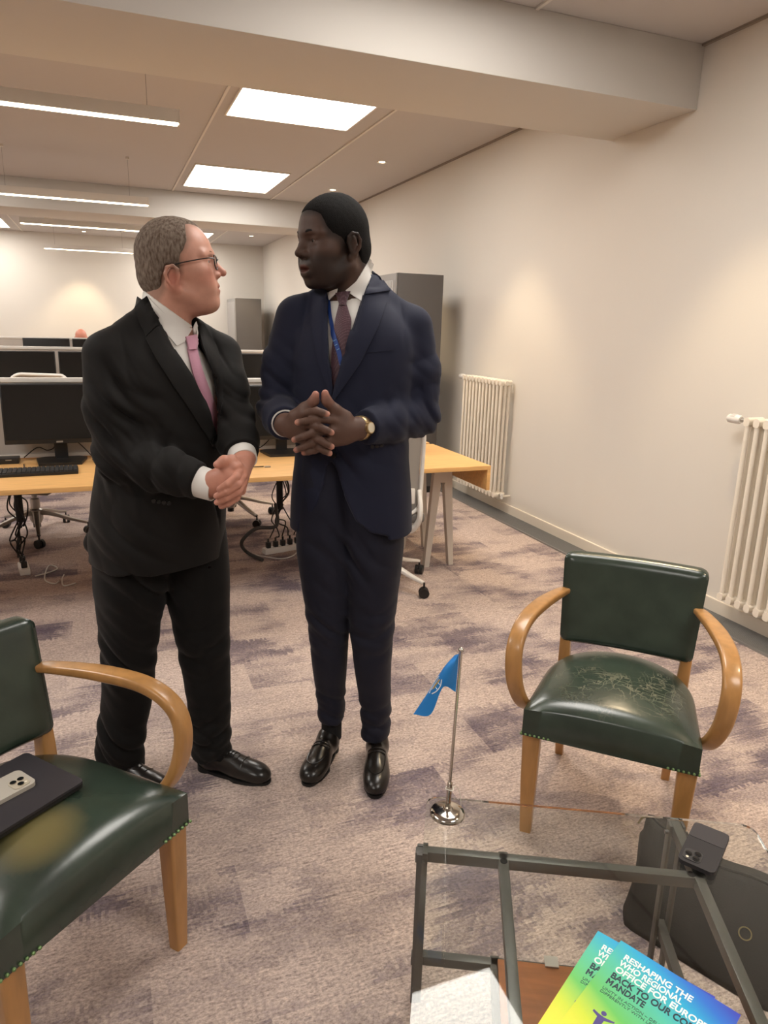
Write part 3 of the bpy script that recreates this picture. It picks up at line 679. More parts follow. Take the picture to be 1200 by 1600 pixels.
# ---------------- coffee table (pinwheel steel frame, glass top)
ZG = .42; TO = np.array([.659, 1.342]); E1 = _n([.89, -.456]); E2 = np.array([-.456, -.89])/np.hypot(.456, .89); ta = math.atan2(E1[1], E1[0])
g = empty('coffee_table', (TO[0], TO[1], 0), ta, label='low glass coffee table with crossed grey steel frame', cat='table')
# local axes: x along E1, y along -E2
FR = M('frame_paint', '#5f5d59', .42, metal=.25)
def glass_mat():
    m = bpy.data.materials.new('table_glass'); m.use_nodes = True; nt = m.node_tree; b = nt.nodes['Principled BSDF']
    b.inputs['Transmission Weight'].default_value = 1; b.inputs['Roughness'].default_value = .0; b.inputs['IOR'].default_value = 1.37; b.inputs['Base Color'].default_value = (.93, .97, .94, 1); return m
bm = bmesh.new(); prism(bm, [(x+.38, y-.38) for x, y in rrect(.76, .76, .03, 6)], ZG-.010, ZG)
gl = bm_obj('glass_top', bm, glass_mat(), g)
ends = {'a': ((-.016, .175), (.60, .175)), 'b': ((.585, -.0), (.585, .60)), 'c': ((.776, .585), (.16, .585)), 'd': ((.175, .776), (.175, .16))}
for lvl, zz in (('top', ZG-.0235), ('low', .115)):
    for k, (p, q) in ends.items():
        bm = bmesh.new(); bar(bm, (p[0], -p[1], zz), (q[0], -q[1], zz), .021, .026 if lvl == 'top' else .024, .002); bm_obj('frame_bar', bm, FR, g, auto=40)
for k, (p, q) in ends.items():
    dirv = np.array([q[0]-p[0], q[1]-p[1]]); dirv /= np.linalg.norm(dirv); nrm = np.array([-dirv[1], dirv[0]])
    for s in (-1, 1):
        c = np.array(p)+dirv*.015+nrm*(s*.0145)
        o = B('leg', (c[0], -c[1], ZG/2-.003), (.024 if abs(dirv[0]) > .5 else .007, .007 if abs(dirv[0]) > .5 else .024, ZG-.012), FR, g, bev=.001)
    bm = bmesh.new(); cyl(bm, (p[0]+dirv[0]*.02-nrm[0]*.026, -(p[1]+dirv[1]*.02-nrm[1]*.026), ZG-.03), (p[0]+dirv[0]*.02+nrm[0]*.026, -(p[1]+dirv[1]*.02+nrm[1]*.026), ZG-.03), .005, n=10); bm_obj('bolt', bm, STEELD, g, auto=40)
for (x, y) in ((.175, .19), (.57, .175), (.585, .57), (.19, .585)): CYL('pad', (x, -y, ZG-.0115), (x, -y, ZG-.0098), .008, BLACKM, g)
B('shelf', (.38, -.38, .134), (.40, .40, .012), SHELFW, g, bev=.002)
B('shelf_clip', (.30, -.176, .143), (.03, .028, .004), ALU, g)

# ---------------- things on the table
GT = ZG+.0006
fp = at(699, 1272, z=ZG)
g = empty('table_flag', (fp[0], fp[1], GT), label='small blue flag on a chrome stand at the table corner', cat='flag')
bm = bmesh.new(); lathe(bm, [(.041, 0), (.041, .004), (.038, .009), (.028, .012), (.012, .0145), (.009, .02), (.0088, .02)], 40); bm_obj('base', bm, CHROME, g, auto=50)
top = np.array(at(718, 1016, y=fp[1]))-np.array([fp[0], fp[1], GT]); top[0] += .004
def pol(t): return top*t
CYL('socket_tube', pol(.03), pol(.20), .0062, CHROME, g, n=16); CYL('pole', pol(.19), pol(1), .0034, CHROME, g, n=12)
bm = bmesh.new(); sph(bm, pol(1.0), .0065); bm_obj('finial', bm, CHROME, g, smooth=True)
BLU = M('flag_blue', '#1f7fcc', .6, bump=.1, bscale=300); BLD = M('flag_emblem', '#dfe9ee', .6); GOLD = M('flag_gold', '#c9a64a', .6)
# hanging cloth: hoist along the pole, the free side falls to the lower left in one broad fold
rt2 = np.array([ROT[0, 0], ROT[1, 0], 0]); rt2 = _n(rt2); fw2 = np.array([-rt2[1], rt2[0], 0])
def fpt(px, py, dep): 
    r = ray(px, py); p0 = fp+fw2*dep; t = ((p0-CAMP)@fw2)/(r@fw2); return CAMP+t*r-np.array([fp[0], fp[1], GT])
rows = []
for k in range(13):
    t = k/12
    hoist = fpt(717-6*t, 1018+62*t, 0)                              # along the pole
    e1 = np.array(fpt(704-14*t, 1030+44*t, -.018))
    mid = fpt(712-22*t, 1021+55*t, .012); rows.append((hoist, mid))
P = []
A_ = [fpt(*q) for q in ((717.5, 1019, 0), (716, 1035, 0), (714, 1058, 0), (712, 1081, 0))]              # hoist
Bf = [fpt(*q) for q in ((716, 1022, -.010), (708, 1040, -.022), (700, 1062, -.026), (692, 1074, -.028))]   # fold crest
Cf = [fpt(*q) for q in ((713, 1023, .004), (697, 1040, -.02), (684, 1068, -.03), (673, 1116, -.034))]
Df = [fpt(*q) for q in ((710, 1024, .012), (692, 1045, .0), (668, 1083, -.012), (646, 1116, -.016))]
cols = [spline(c, 6) for c in (A_, Bf, Cf, Df)]; n = len(cols[0])
gridp = np.array([[spline([c[i] for c in cols], 6)[j] for j in range(19)] for i in range(n)])
off = np.array(fw2)*.0006
V = list((gridp-off).reshape(-1, 3))+list((gridp+off).reshape(-1, 3)); m_ = 19; Fc = []
for i in range(n-1):
    for j in range(m_-1):
        a_ = i*m_+j; Fc += [(a_, a_+1, a_+m_+1, a_+m_), (n*m_+a_, n*m_+a_+m_, n*m_+a_+m_+1, n*m_+a_+1)]
fo = mesh_obj('flag_cloth', V, Fc, BLU, g, smooth=True)
bvf = BVHTree.FromPolygons([Vector(v) for v in V], Fc)
def on_cloth(px, py):
    o = Vector(CAMP)-Vector((fp[0], fp[1], GT)); d = Vector(ray(px, py)); h = bvf.ray_cast(o, d); return (h[0]-d*.0012) if h[0] else None
def emblem(name, pts, mat, r):
    q = [on_cloth(*p) for p in pts]; q = [p for p in q if p is not None]
    if len(q) > 1: TUBE(name, q, r, mat, fo, n=6, sm=4)
emblem('emblem', [(686, 1057), (681, 1063), (675, 1073), (671, 1083)], BLD, .0012)
emblem('emblem', [(690, 1062), (688, 1072), (682, 1080), (675, 1084)], BLD, .0012)
emblem('emblem', [(687, 1062), (681, 1070), (677, 1076)], GOLD, .0014)
emblem('emblem', [(685, 1060), (680, 1068), (674, 1078)], BLD, .0009); emblem('emblem', [(684, 1066), (687, 1070)], BLD, .0009); emblem('emblem', [(679, 1071), (683, 1077)], BLD, .0009)
s_ = pol(.165); TUBE('tie_ring', [(s_[0]+.009*math.cos(a), s_[1]+.009*math.sin(a), s_[2]+.002*math.sin(2*a)) for a in np.linspace(0, 6.2, 9)], .0016, M('clear_tie', '#d9d2c6', .2), g, n=6)
TUBE('tie_tail', [(s_[0]+.008, s_[1], s_[2]), (s_[0]+.018, s_[1], s_[2]+.001), (s_[0]+.027, s_[1]-.003, s_[2]-.02), (s_[0]+.030, s_[1]-.006, s_[2]-.05)], .0009, MATS['clear_tie'], g, n=6)
# black phone
q = [at(*p, z=ZG+.01) for p in ((1077, 1285), (1150, 1305), (1110, 1365), (1065, 1340))]
c = (q[0]+q[1]+q[2]+q[3])/4; ax = _n((q[2]+q[3])/2-(q[0]+q[1])/2)
phone((c[0], c[1], GT), math.atan2(-ax[0], ax[1]), 'black phone in a dark case lying on the glass table', M('phone_case', '#262427', .55), cut=True)
# brochures
def cover_mat():
    m = bpy.data.materials.new('brochure_cover'); m.use_nodes = True; nt = m.node_tree; N = nt.nodes; K = nt.links.new; b = N['Principled BSDF']; b.inputs['Roughness'].default_value = .35
    tc = N.new('ShaderNodeTexCoord'); mp = N.new('ShaderNodeMapping'); mp.vector_type = 'POINT'; K(tc.outputs['Object'], mp.inputs[0])
    sx = N.new('ShaderNodeSeparateXYZ'); K(mp.outputs[0], sx.inputs[0])
    a = N.new('ShaderNodeMath'); a.operation = 'MULTIPLY'; K(sx.outputs[0], a.inputs[0]); a.inputs[1].default_value = 1.35
    c = N.new('ShaderNodeMath'); c.operation = 'MULTIPLY_ADD'; K(sx.outputs[1], c.inputs[0]); c.inputs[1].default_value = 3.0; c.inputs[2].default_value = .72
    s = N.new('ShaderNodeMath'); s.operation = 'ADD'; K(a.outputs[0], s.inputs[0]); K(c.outputs[0], s.inputs[1])
    rp = N.new('ShaderNodeValToRGB'); cr = rp.color_ramp; cr.elements[0].position = .0; cr.elements[0].color = (*lin('#f6e500'), 1); cr.elements[1].position = 1; cr.elements[1].color = (*lin('#3a3fb4'), 1)
    for p_, col in ((.20, '#c9dc1c'), (.36, '#63c25a'), (.58, '#4fc0a8'), (.75, '#24a7d6'), (.88, '#2a6fd0')):
        e = cr.elements.new(p_); e.color = (*lin(col), 1)
    K(s.outputs[0], rp.inputs[0]); K(rp.outputs[0], b.inputs['Base Color']); return m
COVER = cover_mat(); PAPER = M('paper_white', '#e8e6e0', .6); INKW = M('ink_white', '#eef3f0', .5); INKD = M('ink_dark', '#1d3340', .5); INKG = M('ink_grey', '#3f6f5c', .5); INKP = M('ink_purple', '#4b3f86', .5)
def brochure(corner_px, ang, z, label):
    # origin = top-left corner, x along top edge, y up the page
    c = at(*corner_px, z=z); g = empty('brochure', (c[0], c[1], z), ang, label=label, cat='brochure', group='printed brochures on the glass table')
    B('pages', (.105, -.1485, .0018), (.209, .296, .0032), PAPER, g); B('cover', (.105, -.1485, .0037), (.21, .297, .0006), COVER, g)
    zt = .0043
    for k, (nm, s_, mt) in enumerate((('title', 'RESHAPING THE', INKW), ('title', 'WHO REGIONAL', INKW), ('title', 'OFFICE FOR EUROPE', INKW), ('title', 'BACK TO OUR CORE', INKD), ('title', 'MANDATE', INKD))):
        x_ = .020
        if s_[0] == 'M':                                            # the first letter is cut by hand
            bm = bmesh.new(); w_, h_, t_ = .0102, .0128, .0026
            prism(bm, [(0, 0), (t_, 0), (t_, h_*.62), (w_/2, h_*.22), (w_-t_, h_*.62), (w_-t_, 0), (w_, 0), (w_, h_), (w_-t_, h_), (w_/2, h_*.56), (t_, h_), (0, h_)], 0, .0003)
            bm_obj(nm, bm, mt, g, loc=(x_, -.036-.0168*k, zt)); x_ += .0122; s_ = s_[1:]
        o = text_mesh(nm, s_, .0185, mt, g, (x_, -.036-.0168*k, zt), bold=.00045); o.scale = (.0093*len(s_)/o.dimensions.x, 1, 1)
    for k, s_ in enumerate(('UNITY IN ACTION \u2013 DELIVERING', 'DIFFERENTLY WITH LESS')):
        o = text_mesh('subtitle', s_, .0082, INKG, g, (.020, -.036-.0168*5+.003-.0085*k, zt)); o.scale = (.0046*len(s_)/o.dimensions.x, 1, 1)
    # silhouette of a standing figure with outstretched arms
    bm = bmesh.new(); x0, y0 = .045, -.165
    prism(bm, [(x0-.004, y0), (x0+.004, y0), (x0+.020, y0+.004), (x0+.020, y0+.001), (x0+.006, y0-.006), (x0+.005, y0-.026), (x0+.008, y0-.046), (x0+.004, y0-.046), (x0, y0-.028), (x0-.005, y0-.046), (x0-.009, y0-.046), (x0-.005, y0-.024), (x0-.006, y0-.006), (x0-.016, y0-.002), (x0-.016, y0+.002)], zt-.0003, zt)
    bm_obj('figure_print', bm, INKP, g)
    bm = bmesh.new(); lathe(bm, [(.0045, 0), (.0045, .0003)], 14, (x0, y0+.006, zt-.0003)); bm_obj('figure_print', bm, INKP, g)
    return g
p0, p1 = at(970, 1472, z=ZG+.006), at(1159, 1590, z=ZG+.006); ba = math.atan2(p1[1]-p0[1], p1[0]-p0[0])
brochure((934, 1457), ba+R(4), GT, 'lower brochure of the two, mostly covered, its green spine edge showing')
brochure((970, 1472), ba, GT+.0048, 'upper brochure with white title, green to blue cover, on the glass table')

# ---------------- dark bag standing on the floor behind the table
BAGM = M('bag_cloth', '#1b1917', .75, bump=.25, bscale=260, var=.15, vscale=14)
b0, b1 = at(966, 1440, z=0), at(1215, 1592, z=0); _bd = _n(b1-b0); _bs = np.array([-_bd[1], _bd[0], 0])*.055; b0 = b0+_bs; b1 = b1+_bs; bl = float(np.linalg.norm(b1-b0)); bang = math.atan2(b1[1]-b0[1], b1[0]-b0[0])
g = empty('bag', (b0[0], b0[1], 0), bang, label='soft black bag on the carpet behind the glass table', cat='bag')
n, m = 34, 18; fr = np.zeros((n, m, 3)); bk = np.zeros((n, m, 3))
for i in range(n):
    for j in range(m):
        u = i/(n-1); v = j/(m-1); su = .5+.5*math.copysign(abs(2*u-1)**.75, 2*u-1); e = (1-abs(2*su-1)**6)
        htop = .245-.05*math.sin(su*math.pi*1.0)**2-.01*math.sin(su*9)+.02*(su > .8)*(su-.8)*5
        z = .002+v*htop; x = su*bl+.012*math.sin(v*5+su*4)-.02*(1-v)*(1-2*su)*0
        x += (.02-.05*(v-.4)**2)*(-1 if su < .08 else (1 if su > .92 else 0))*(1 if v < .8 else .4)
        th = (.055*(1-v*.75)+.01)*min(1, e*1.5+.02)
        lean = .10*v
        fold = .008*math.sin(su*14+v*5)*v
        fr[i, j] = (x, lean-th+fold, z); bk[i, j] = (x, lean+th*.8+fold, z)
V, Fc = grid_solid(fr, bk); o = mesh_obj('bag_body', V, Fc, BAGM, g); bmx = bmesh.new(); bmx.from_mesh(o.data); bmesh.ops.recalc_face_normals(bmx, faces=bmx.faces); bmx.to_mesh(o.data); bmx.free(); o.data.shade_smooth()
BR = M('brass', '#8d7f58', .3, metal=.9)
bvb = BVHTree.FromPolygons([Vector(v) for v in V], Fc); mw = Matrix.Translation((b0[0], b0[1], 0)) @ Matrix.Rotation(bang, 4, 'Z'); mi = mw.inverted()
h = bvb.ray_cast(mi @ Vector(CAMP), (mi.to_3x3() @ Vector(ray(1164, 1461))).normalized())
if h[0]:
    qn = h[1].to_track_quat('Z', 'Y').to_matrix(); qc = h[0]
    TUBE('ring', [qc+qn @ Vector((.014*math.cos(a), .014*math.sin(a), .002)) for a in np.linspace(0, 2*math.pi, 25)[:-1]], .0016, BR, g, n=6, raw=True, closed=True)
TUBE('zip_edge', [tuple(fr[i, m-1]+np.array([0, .004, .003])) for i in range(1, n-1, 3)], .004, M('zip_black', '#1a1918', .6), g, n=6, sm=4)
TUBE('zip_pull', [tuple(fr[1, m-1]), tuple(fr[1, m-1]+np.array([-.018, -.006, -.01])), tuple(fr[1, m-1]+np.array([-.026, -.01, -.03]))], .003, BR, g, n=6, sm=4)
# ================================================================== PEOPLE  (signed distance fields -> one continuous mesh)
class SDF:
    def __init__(s): s.ops = []
    def add(s, fn, c, r, op='u', k=.01): s.ops.append((fn, np.asarray(c, float), r, op, k)); return s
    def cone(s, a, b, ra, rb=None, op='u', k=.02):
        a = np.asarray(a, float); b = np.asarray(b, float); rb = ra if rb is None else rb; ba = b-a; l2 = max(ba@ba, 1e-9)
        def fn(P):
            t = np.clip(((P-a)@ba)/l2, 0, 1); return np.linalg.norm(P-a-t[..., None]*ba, axis=-1)-(ra+(rb-ra)*t)
        return s.add(fn, (a+b)/2, np.sqrt(l2)/2+max(ra, rb), op, k)
    def chain(s, pts, rad, op='u', k=.02):
        for i in range(len(pts)-1): s.cone(pts[i], pts[i+1], rad[i], rad[i+1], op, k)
        return s
    def ell(s, c, r, rot=None, op='u', k=.02):
        c = np.asarray(c, float); r = np.asarray(r, float); rot = np.eye(3) if rot is None else np.asarray(rot)
        def fn(P):
            q = (P-c)@rot.T; k0 = np.linalg.norm(q/r, axis=-1); k1 = np.linalg.norm(q/(r*r), axis=-1); return k0*(k0-1)/np.maximum(k1, 1e-6)
        return s.add(fn, c, r.max(), op, k)
    def loft(s, secs, yaw=0., op='u', k=.02, n=2.3):
        """secs: rows (z, cx, cy, halfwidth, halfdepth); yaw turns the section"""
        S = np.array(secs, float); S = S[np.argsort(S[:, 0])]; z = S[:, 0]; ca, sa = math.cos(yaw), math.sin(yaw)
        zz = np.linspace(z[0], z[-1], 160); T = np.stack([np.interp(zz, z, S[:, i]) for i in range(1, 5)], 1)
        w_ = max(3, int(160*.05/max(.05, z[-1]-z[0]))); kern = np.ones(2*w_+1)/(2*w_+1)
        T = np.stack([np.convolve(np.pad(T[:, i], w_, 'edge'), kern, 'valid') for i in range(4)], 1)
        def fn(P):
            cx, cy, a, b = (np.interp(P[..., 2], zz, T[:, i]) for i in range(4))
            x = P[..., 0]-cx; y = P[..., 1]-cy; u = x*ca+y*sa; v = -x*sa+y*ca
            r = (np.abs(u/a)**n+np.abs(v/b)**n)**(1/n); rr = np.sqrt(u*u+v*v)+1e-6
            d = np.where(r > 1e-3, rr*(1-1/np.maximum(r, 1e-3)), -np.minimum(a, b))
            d = np.maximum(d, -np.minimum(a, b))
            return np.maximum(d, np.maximum(z[0]-P[..., 2], P[..., 2]-z[-1]))
        c = [(S[:, 1].mean()), S[:, 2].mean(), (z[0]+z[-1])/2]; return s.add(fn, c, np.hypot((z[-1]-z[0])/2, S[:, 3:].max()*1.4)+.05, op, k)
    def half(s, p, nrm, op='i', k=.004):
        p = np.asarray(p, float); nrm = _n(nrm); return s.add(lambda P: (P-p)@nrm, p, 9., op, k)
    def fun(s, fn, c=(0, 0, 1), r=9., op='d', k=0.): return s.add(fn, c, r, op, k)
    def eval(s, P, cc=None, br=0.):
        d = np.ones(P.shape[:-1])
        for fn, c, r, op, k in s.ops:
            if cc is not None and r < 8:
                m = np.linalg.norm(cc-c, axis=-1) < r+br+k+.02
                if not m.any(): continue
                a = d[m]; b = fn(P[m])
            else: m = slice(None); a = d; b = fn(P)
            if op == 'u':
                h = np.clip(.5+.5*(a-b)/k, 0, 1); v = a*(1-h)+b*h-k*h*(1-h)
            elif op == 's':
                h = np.clip(.5-.5*(a+b)/k, 0, 1); v = a*(1-h)-b*h+k*h*(1-h)
            elif op == 'i':
                h = np.clip(.5-.5*(b-a)/k, 0, 1); v = b*(1-h)+a*h+k*h*(1-h)
            else: v = a+b
            d[m] = v
        return d
    def mesh(s, lo, hi, res, margin=1.35):
        nb = 8; bs = nb*res; lo = np.asarray(lo, float); hi = np.asarray(hi, float); n = np.ceil((hi-lo)/bs).astype(int)+1
        I = np.stack(np.meshgrid(*[np.arange(q) for q in n], indexing='ij'), -1).reshape(-1, 3); cc = lo+(I+.5)*bs; br = bs*.87
        f = s.eval(cc); I = I[np.abs(f) < br*margin+.004]; cc = lo+(I+.5)*bs
        q = np.stack(np.meshgrid(*[np.arange(nb+1)]*3, indexing='ij'), -1).reshape(-1, 3)
        D = np.empty((len(I), len(q)))
        for i in range(0, len(I), 1500):
            G = (I[i:i+1500, None, :]*nb+q[None]); D[i:i+1500] = s.eval(lo+G*res, cc[i:i+1500], br)
        D = D.reshape(-1, nb+1, nb+1, nb+1); S = D < 0
        cnt = sum(S[:, a:a+nb, b:b+nb, c:c+nb].astype(np.int8) for a in (0, 1) for b in (0, 1) for c in (0, 1))
        act = np.argwhere((cnt > 0) & (cnt < 8))
        base = I[act[:, 0]]*nb+act[:, 1:]; acc = np.zeros((len(act), 3)); num = np.zeros(len(act))
        cor = [(a, b, c) for a in (0, 1) for b in (0, 1) for c in (0, 1)]
        val = {o: D[act[:, 0], act[:, 1]+o[0], act[:, 2]+o[1], act[:, 3]+o[2]] for o in cor}
        for o in cor:
            for ax in range(3):
                if o[ax] == 0:
                    p = list(o); p[ax] = 1; p = tuple(p); a, b = val[o], val[p]; m = (a < 0) != (b < 0)
                    t = np.where(m, a/np.where(m, a-b, 1), 0); pt = np.tile(np.array(o, float), (len(act), 1)); pt[:, ax] = t; acc[m] += pt[m]; num[m] += 1
        V = lo+(base+acc/num[:, None])*res
        big = (n*nb+4).astype(np.int64); key = lambda g: (g[:, 0]*big[1]+g[:, 1])*big[2]+g[:, 2]
        kv = key(base.astype(np.int64)); ks, first = np.unique(kv, return_index=True); V = V[first]; faces = []
        for ax in range(3):
            sl0 = [slice(0, nb)]*3; sl1 = list(sl0); sl1[ax] = slice(1, nb+1)
            a = S[(slice(None), *sl0)]; b = S[(slice(None), *sl1)]; e = np.argwhere(a != b)
            if not len(e): continue
            fl_ = a[tuple(e.T)]; g_ = (I[e[:, 0]]*nb+e[:, 1:]).astype(np.int64); u, v = [(1, 2), (2, 0), (0, 1)][ax]; ids = []
            for du, dv in ((-1, -1), (0, -1), (0, 0), (-1, 0)):
                gg = g_.copy(); gg[:, u] += du; gg[:, v] += dv; kk = key(gg); j = np.clip(np.searchsorted(ks, kk), 0, len(ks)-1); ids.append(np.where(ks[j] == kk, j, -1))
            Q = np.stack(ids, 1); ok = (Q >= 0).all(1); Q = Q[ok]; fl_ = fl_[ok]; Q[~fl_] = Q[~fl_][:, ::-1]; faces.append(Q)
        Fq = np.concatenate(faces); used, inv = np.unique(Fq, return_inverse=True)
        return V[used], inv.reshape(Fq.shape)
def np_obj(name, V, Fq, mat, parent):
    me = bpy.data.meshes.new(name); me.vertices.add(len(V)); me.vertices.foreach_set('co', V.astype(np.float32).ravel())
    nf = len(Fq); me.loops.add(nf*4); me.loops.foreach_set('vertex_index', Fq.astype(np.int32).ravel()); me.polygons.add(nf)
    me.polygons.foreach_set('loop_start', np.arange(0, nf*4, 4, dtype=np.int32)); me.update(calc_edges=True); me.validate(); me.shade_smooth()
    if mat: me.materials.append(mat)
    o = bpy.data.objects.new(name, me); link(o, parent); return o
def vcol(o, cols):
    a = o.data.color_attributes.new('tone', 'FLOAT_COLOR', 'POINT'); a.data.foreach_set('color', np.c_[cols, np.ones(len(cols))].astype(np.float32).ravel())
def skin_mat(name, rough=.48, sss=.0):
    m = bpy.data.materials.new(name); m.use_nodes = True; nt = m.node_tree; N = nt.nodes; b = N['Principled BSDF']; b.inputs['Roughness'].default_value = rough; b.inputs['Specular IOR Level'].default_value = .4
    a = N.new('ShaderNodeAttribute'); a.attribute_name = 'tone'
    tc = N.new('ShaderNodeTexCoord'); nz = N.new('ShaderNodeTexNoise'); nz.inputs['Scale'].default_value = 55; nz.inputs['Detail'].default_value = 4; nt.links.new(tc.outputs['Object'], nz.inputs['Vector'])
    rp = N.new('ShaderNodeValToRGB'); rp.color_ramp.elements[0].color = (.86, .84, .84, 1); rp.color_ramp.elements[1].color = (1.1, 1.08, 1.08, 1); nt.links.new(nz.outputs[0], rp.inputs[0])
    mx = N.new('ShaderNodeMix'); mx.data_type = 'RGBA'; mx.blend_type = 'MULTIPLY'; mx.inputs[0].default_value = 1
    nt.links.new(a.outputs['Color'], mx.inputs[6]); nt.links.new(rp.outputs[0], mx.inputs[7]); nt.links.new(mx.outputs[2], b.inputs['Base Color'])
    bp = N.new('ShaderNodeBump'); bp.inputs['Strength'].default_value = .08; bp.inputs['Distance'].default_value = .002; nt.links.new(nz.outputs[0], bp.inputs['Height']); nt.links.new(bp.outputs[0], b.inputs['Normal'])
    if sss: b.inputs['Subsurface Weight'].default_value = sss; b.inputs['Subsurface Radius'].default_value = (.01, .004, .002); b.inputs['Subsurface Scale'].default_value = .6
    return m
def poly_sd(U, W, poly):
    """signed distance to a 2D polygon (negative inside)"""
    p = np.asarray(poly, float); d = np.full(U.shape, 1e9); ins = np.zeros(U.shape, bool); n = len(p)
    for i in range(n):
        a, b = p[i], p[(i+1) % n]; e = b-a; wx = U-a[0]; wy = W-a[1]; t = np.clip((wx*e[0]+wy*e[1])/(e@e+1e-12), 0, 1)
        d = np.minimum(d, (wx-e[0]*t)**2+(wy-e[1]*t)**2); c = (a[1] <= W) != (b[1] <= W)
        ins ^= c & (U < a[0]+(W-a[1])*e[0]/(e[1] if abs(e[1]) > 1e-9 else 1e-9))
    d = np.sqrt(d); return np.where(ins, -d, d)
FWD = _n([.354, .901, 0]); RGT = np.array([FWD[1], -FWD[0], 0])
class Man:
    """local frame: x = right in the picture, y = away from the camera, z up"""
    def __init__(s, base, label):
        s.b = np.array([base[0], base[1], 0.]); s.rz = math.atan2(RGT[1], RGT[0]); s.Rm = np.array([RGT, FWD, [0, 0, 1]])
        s.root = empty('person', s.b, s.rz, label=label, cat='person'); s.cam = s.Rm@(CAMP-s.b)
    def L(s, px, py, y=0.):
        r = s.Rm@ray(px, py); t = (y-s.cam[1])/r[1]; return s.cam+t*r
    def W(s, p): return s.Rm@(np.asarray(p, float)-s.b)
    def bvh(s, *obs):
        V, Fc = [], []
        for o in obs:
            k = len(V); V += [v.co.copy() for v in o.data.vertices]; Fc += [tuple(i+k for i in p.vertices) for p in o.data.polygons]
        return BVHTree.FromPolygons(V, Fc)
    def cast(s, bv, px, py):
        d = Vector(s.Rm@ray(px, py)); return bv.ray_cast(Vector(s.cam), d), d
    def strip(s, name, pa, pb, bv, mat, off=.003, th=.003, n=24, m=8, parent=None, bulge=0.):
        """ruled patch between two picture-space edges, laid onto the surface underneath"""
        def res(p, k):
            p = np.asarray(p, float); q = np.r_[0, np.cumsum(np.linalg.norm(np.diff(p, axis=0), axis=1))]; t = np.linspace(0, q[-1], k); return np.stack([np.interp(t, q, p[:, i]) for i in (0, 1)], 1)
        a, b = res(pa, n), res(pb, n); T = np.zeros((n, m, 3)); Bt = np.zeros((n, m, 3)); last = None; miss = []
        dep = np.full((n, m), np.nan); Dv = np.zeros((n, m, 3)); 
        for i in range(n):
            for j in range(m):
                t = j/(m-1); q = a[i]*(1-t)+b[i]*t; (h, nn, _, ds), d = s.cast(bv, *q); Dv[i, j] = d
                if h is not None: dep[i, j] = ds
        med = np.nanmedian(dep); bad = np.isnan(dep) | (np.abs(dep-med) > .45)
        dep[bad] = np.nan
        for _ in range(40):
            nanm = np.isnan(dep)
            if not nanm.any(): break
            pad = np.pad(dep, 1, constant_values=np.nan); st = np.stack([pad[:-2, 1:-1], pad[2:, 1:-1], pad[1:-1, :-2], pad[1:-1, 2:]])
            with np.errstate(all='ignore'):
                import warnings; warnings.simplefilter('ignore'); mean = np.nanmean(st, 0)
            dep = np.where(nanm, mean, dep)
        for _ in range(2):
            pad = np.pad(dep, 1, mode='edge'); dep = .5*dep+.125*(pad[:-2, 1:-1]+pad[2:, 1:-1]+pad[1:-1, :-2]+pad[1:-1, 2:])
        P = s.cam+Dv*dep[..., None]
        du = np.gradient(P, axis=0); dv = np.gradient(P, axis=1); N_ = np.cross(du, dv); N_ /= np.maximum(np.linalg.norm(N_, axis=-1, keepdims=True), 1e-9)
        N_ *= -np.sign((N_*Dv).sum(-1, keepdims=True))
        tt = np.linspace(-1, 1, m); bl = bulge*(1-tt**2)[None, :, None]
        V, Fc = grid_solid(P+N_*(off+th)+N_*bl, P+N_*off); o = mesh_obj(name, V, Fc, mat, parent or s.root)
        bmx = bmesh.new(); bmx.from_mesh(o.data); bmesh.ops.recalc_face_normals(bmx, faces=bmx.faces); bmx.to_mesh(o.data); bmx.free(); o.data.shade_smooth(); o.data.set_sharp_from_angle(angle=R(50)); return o
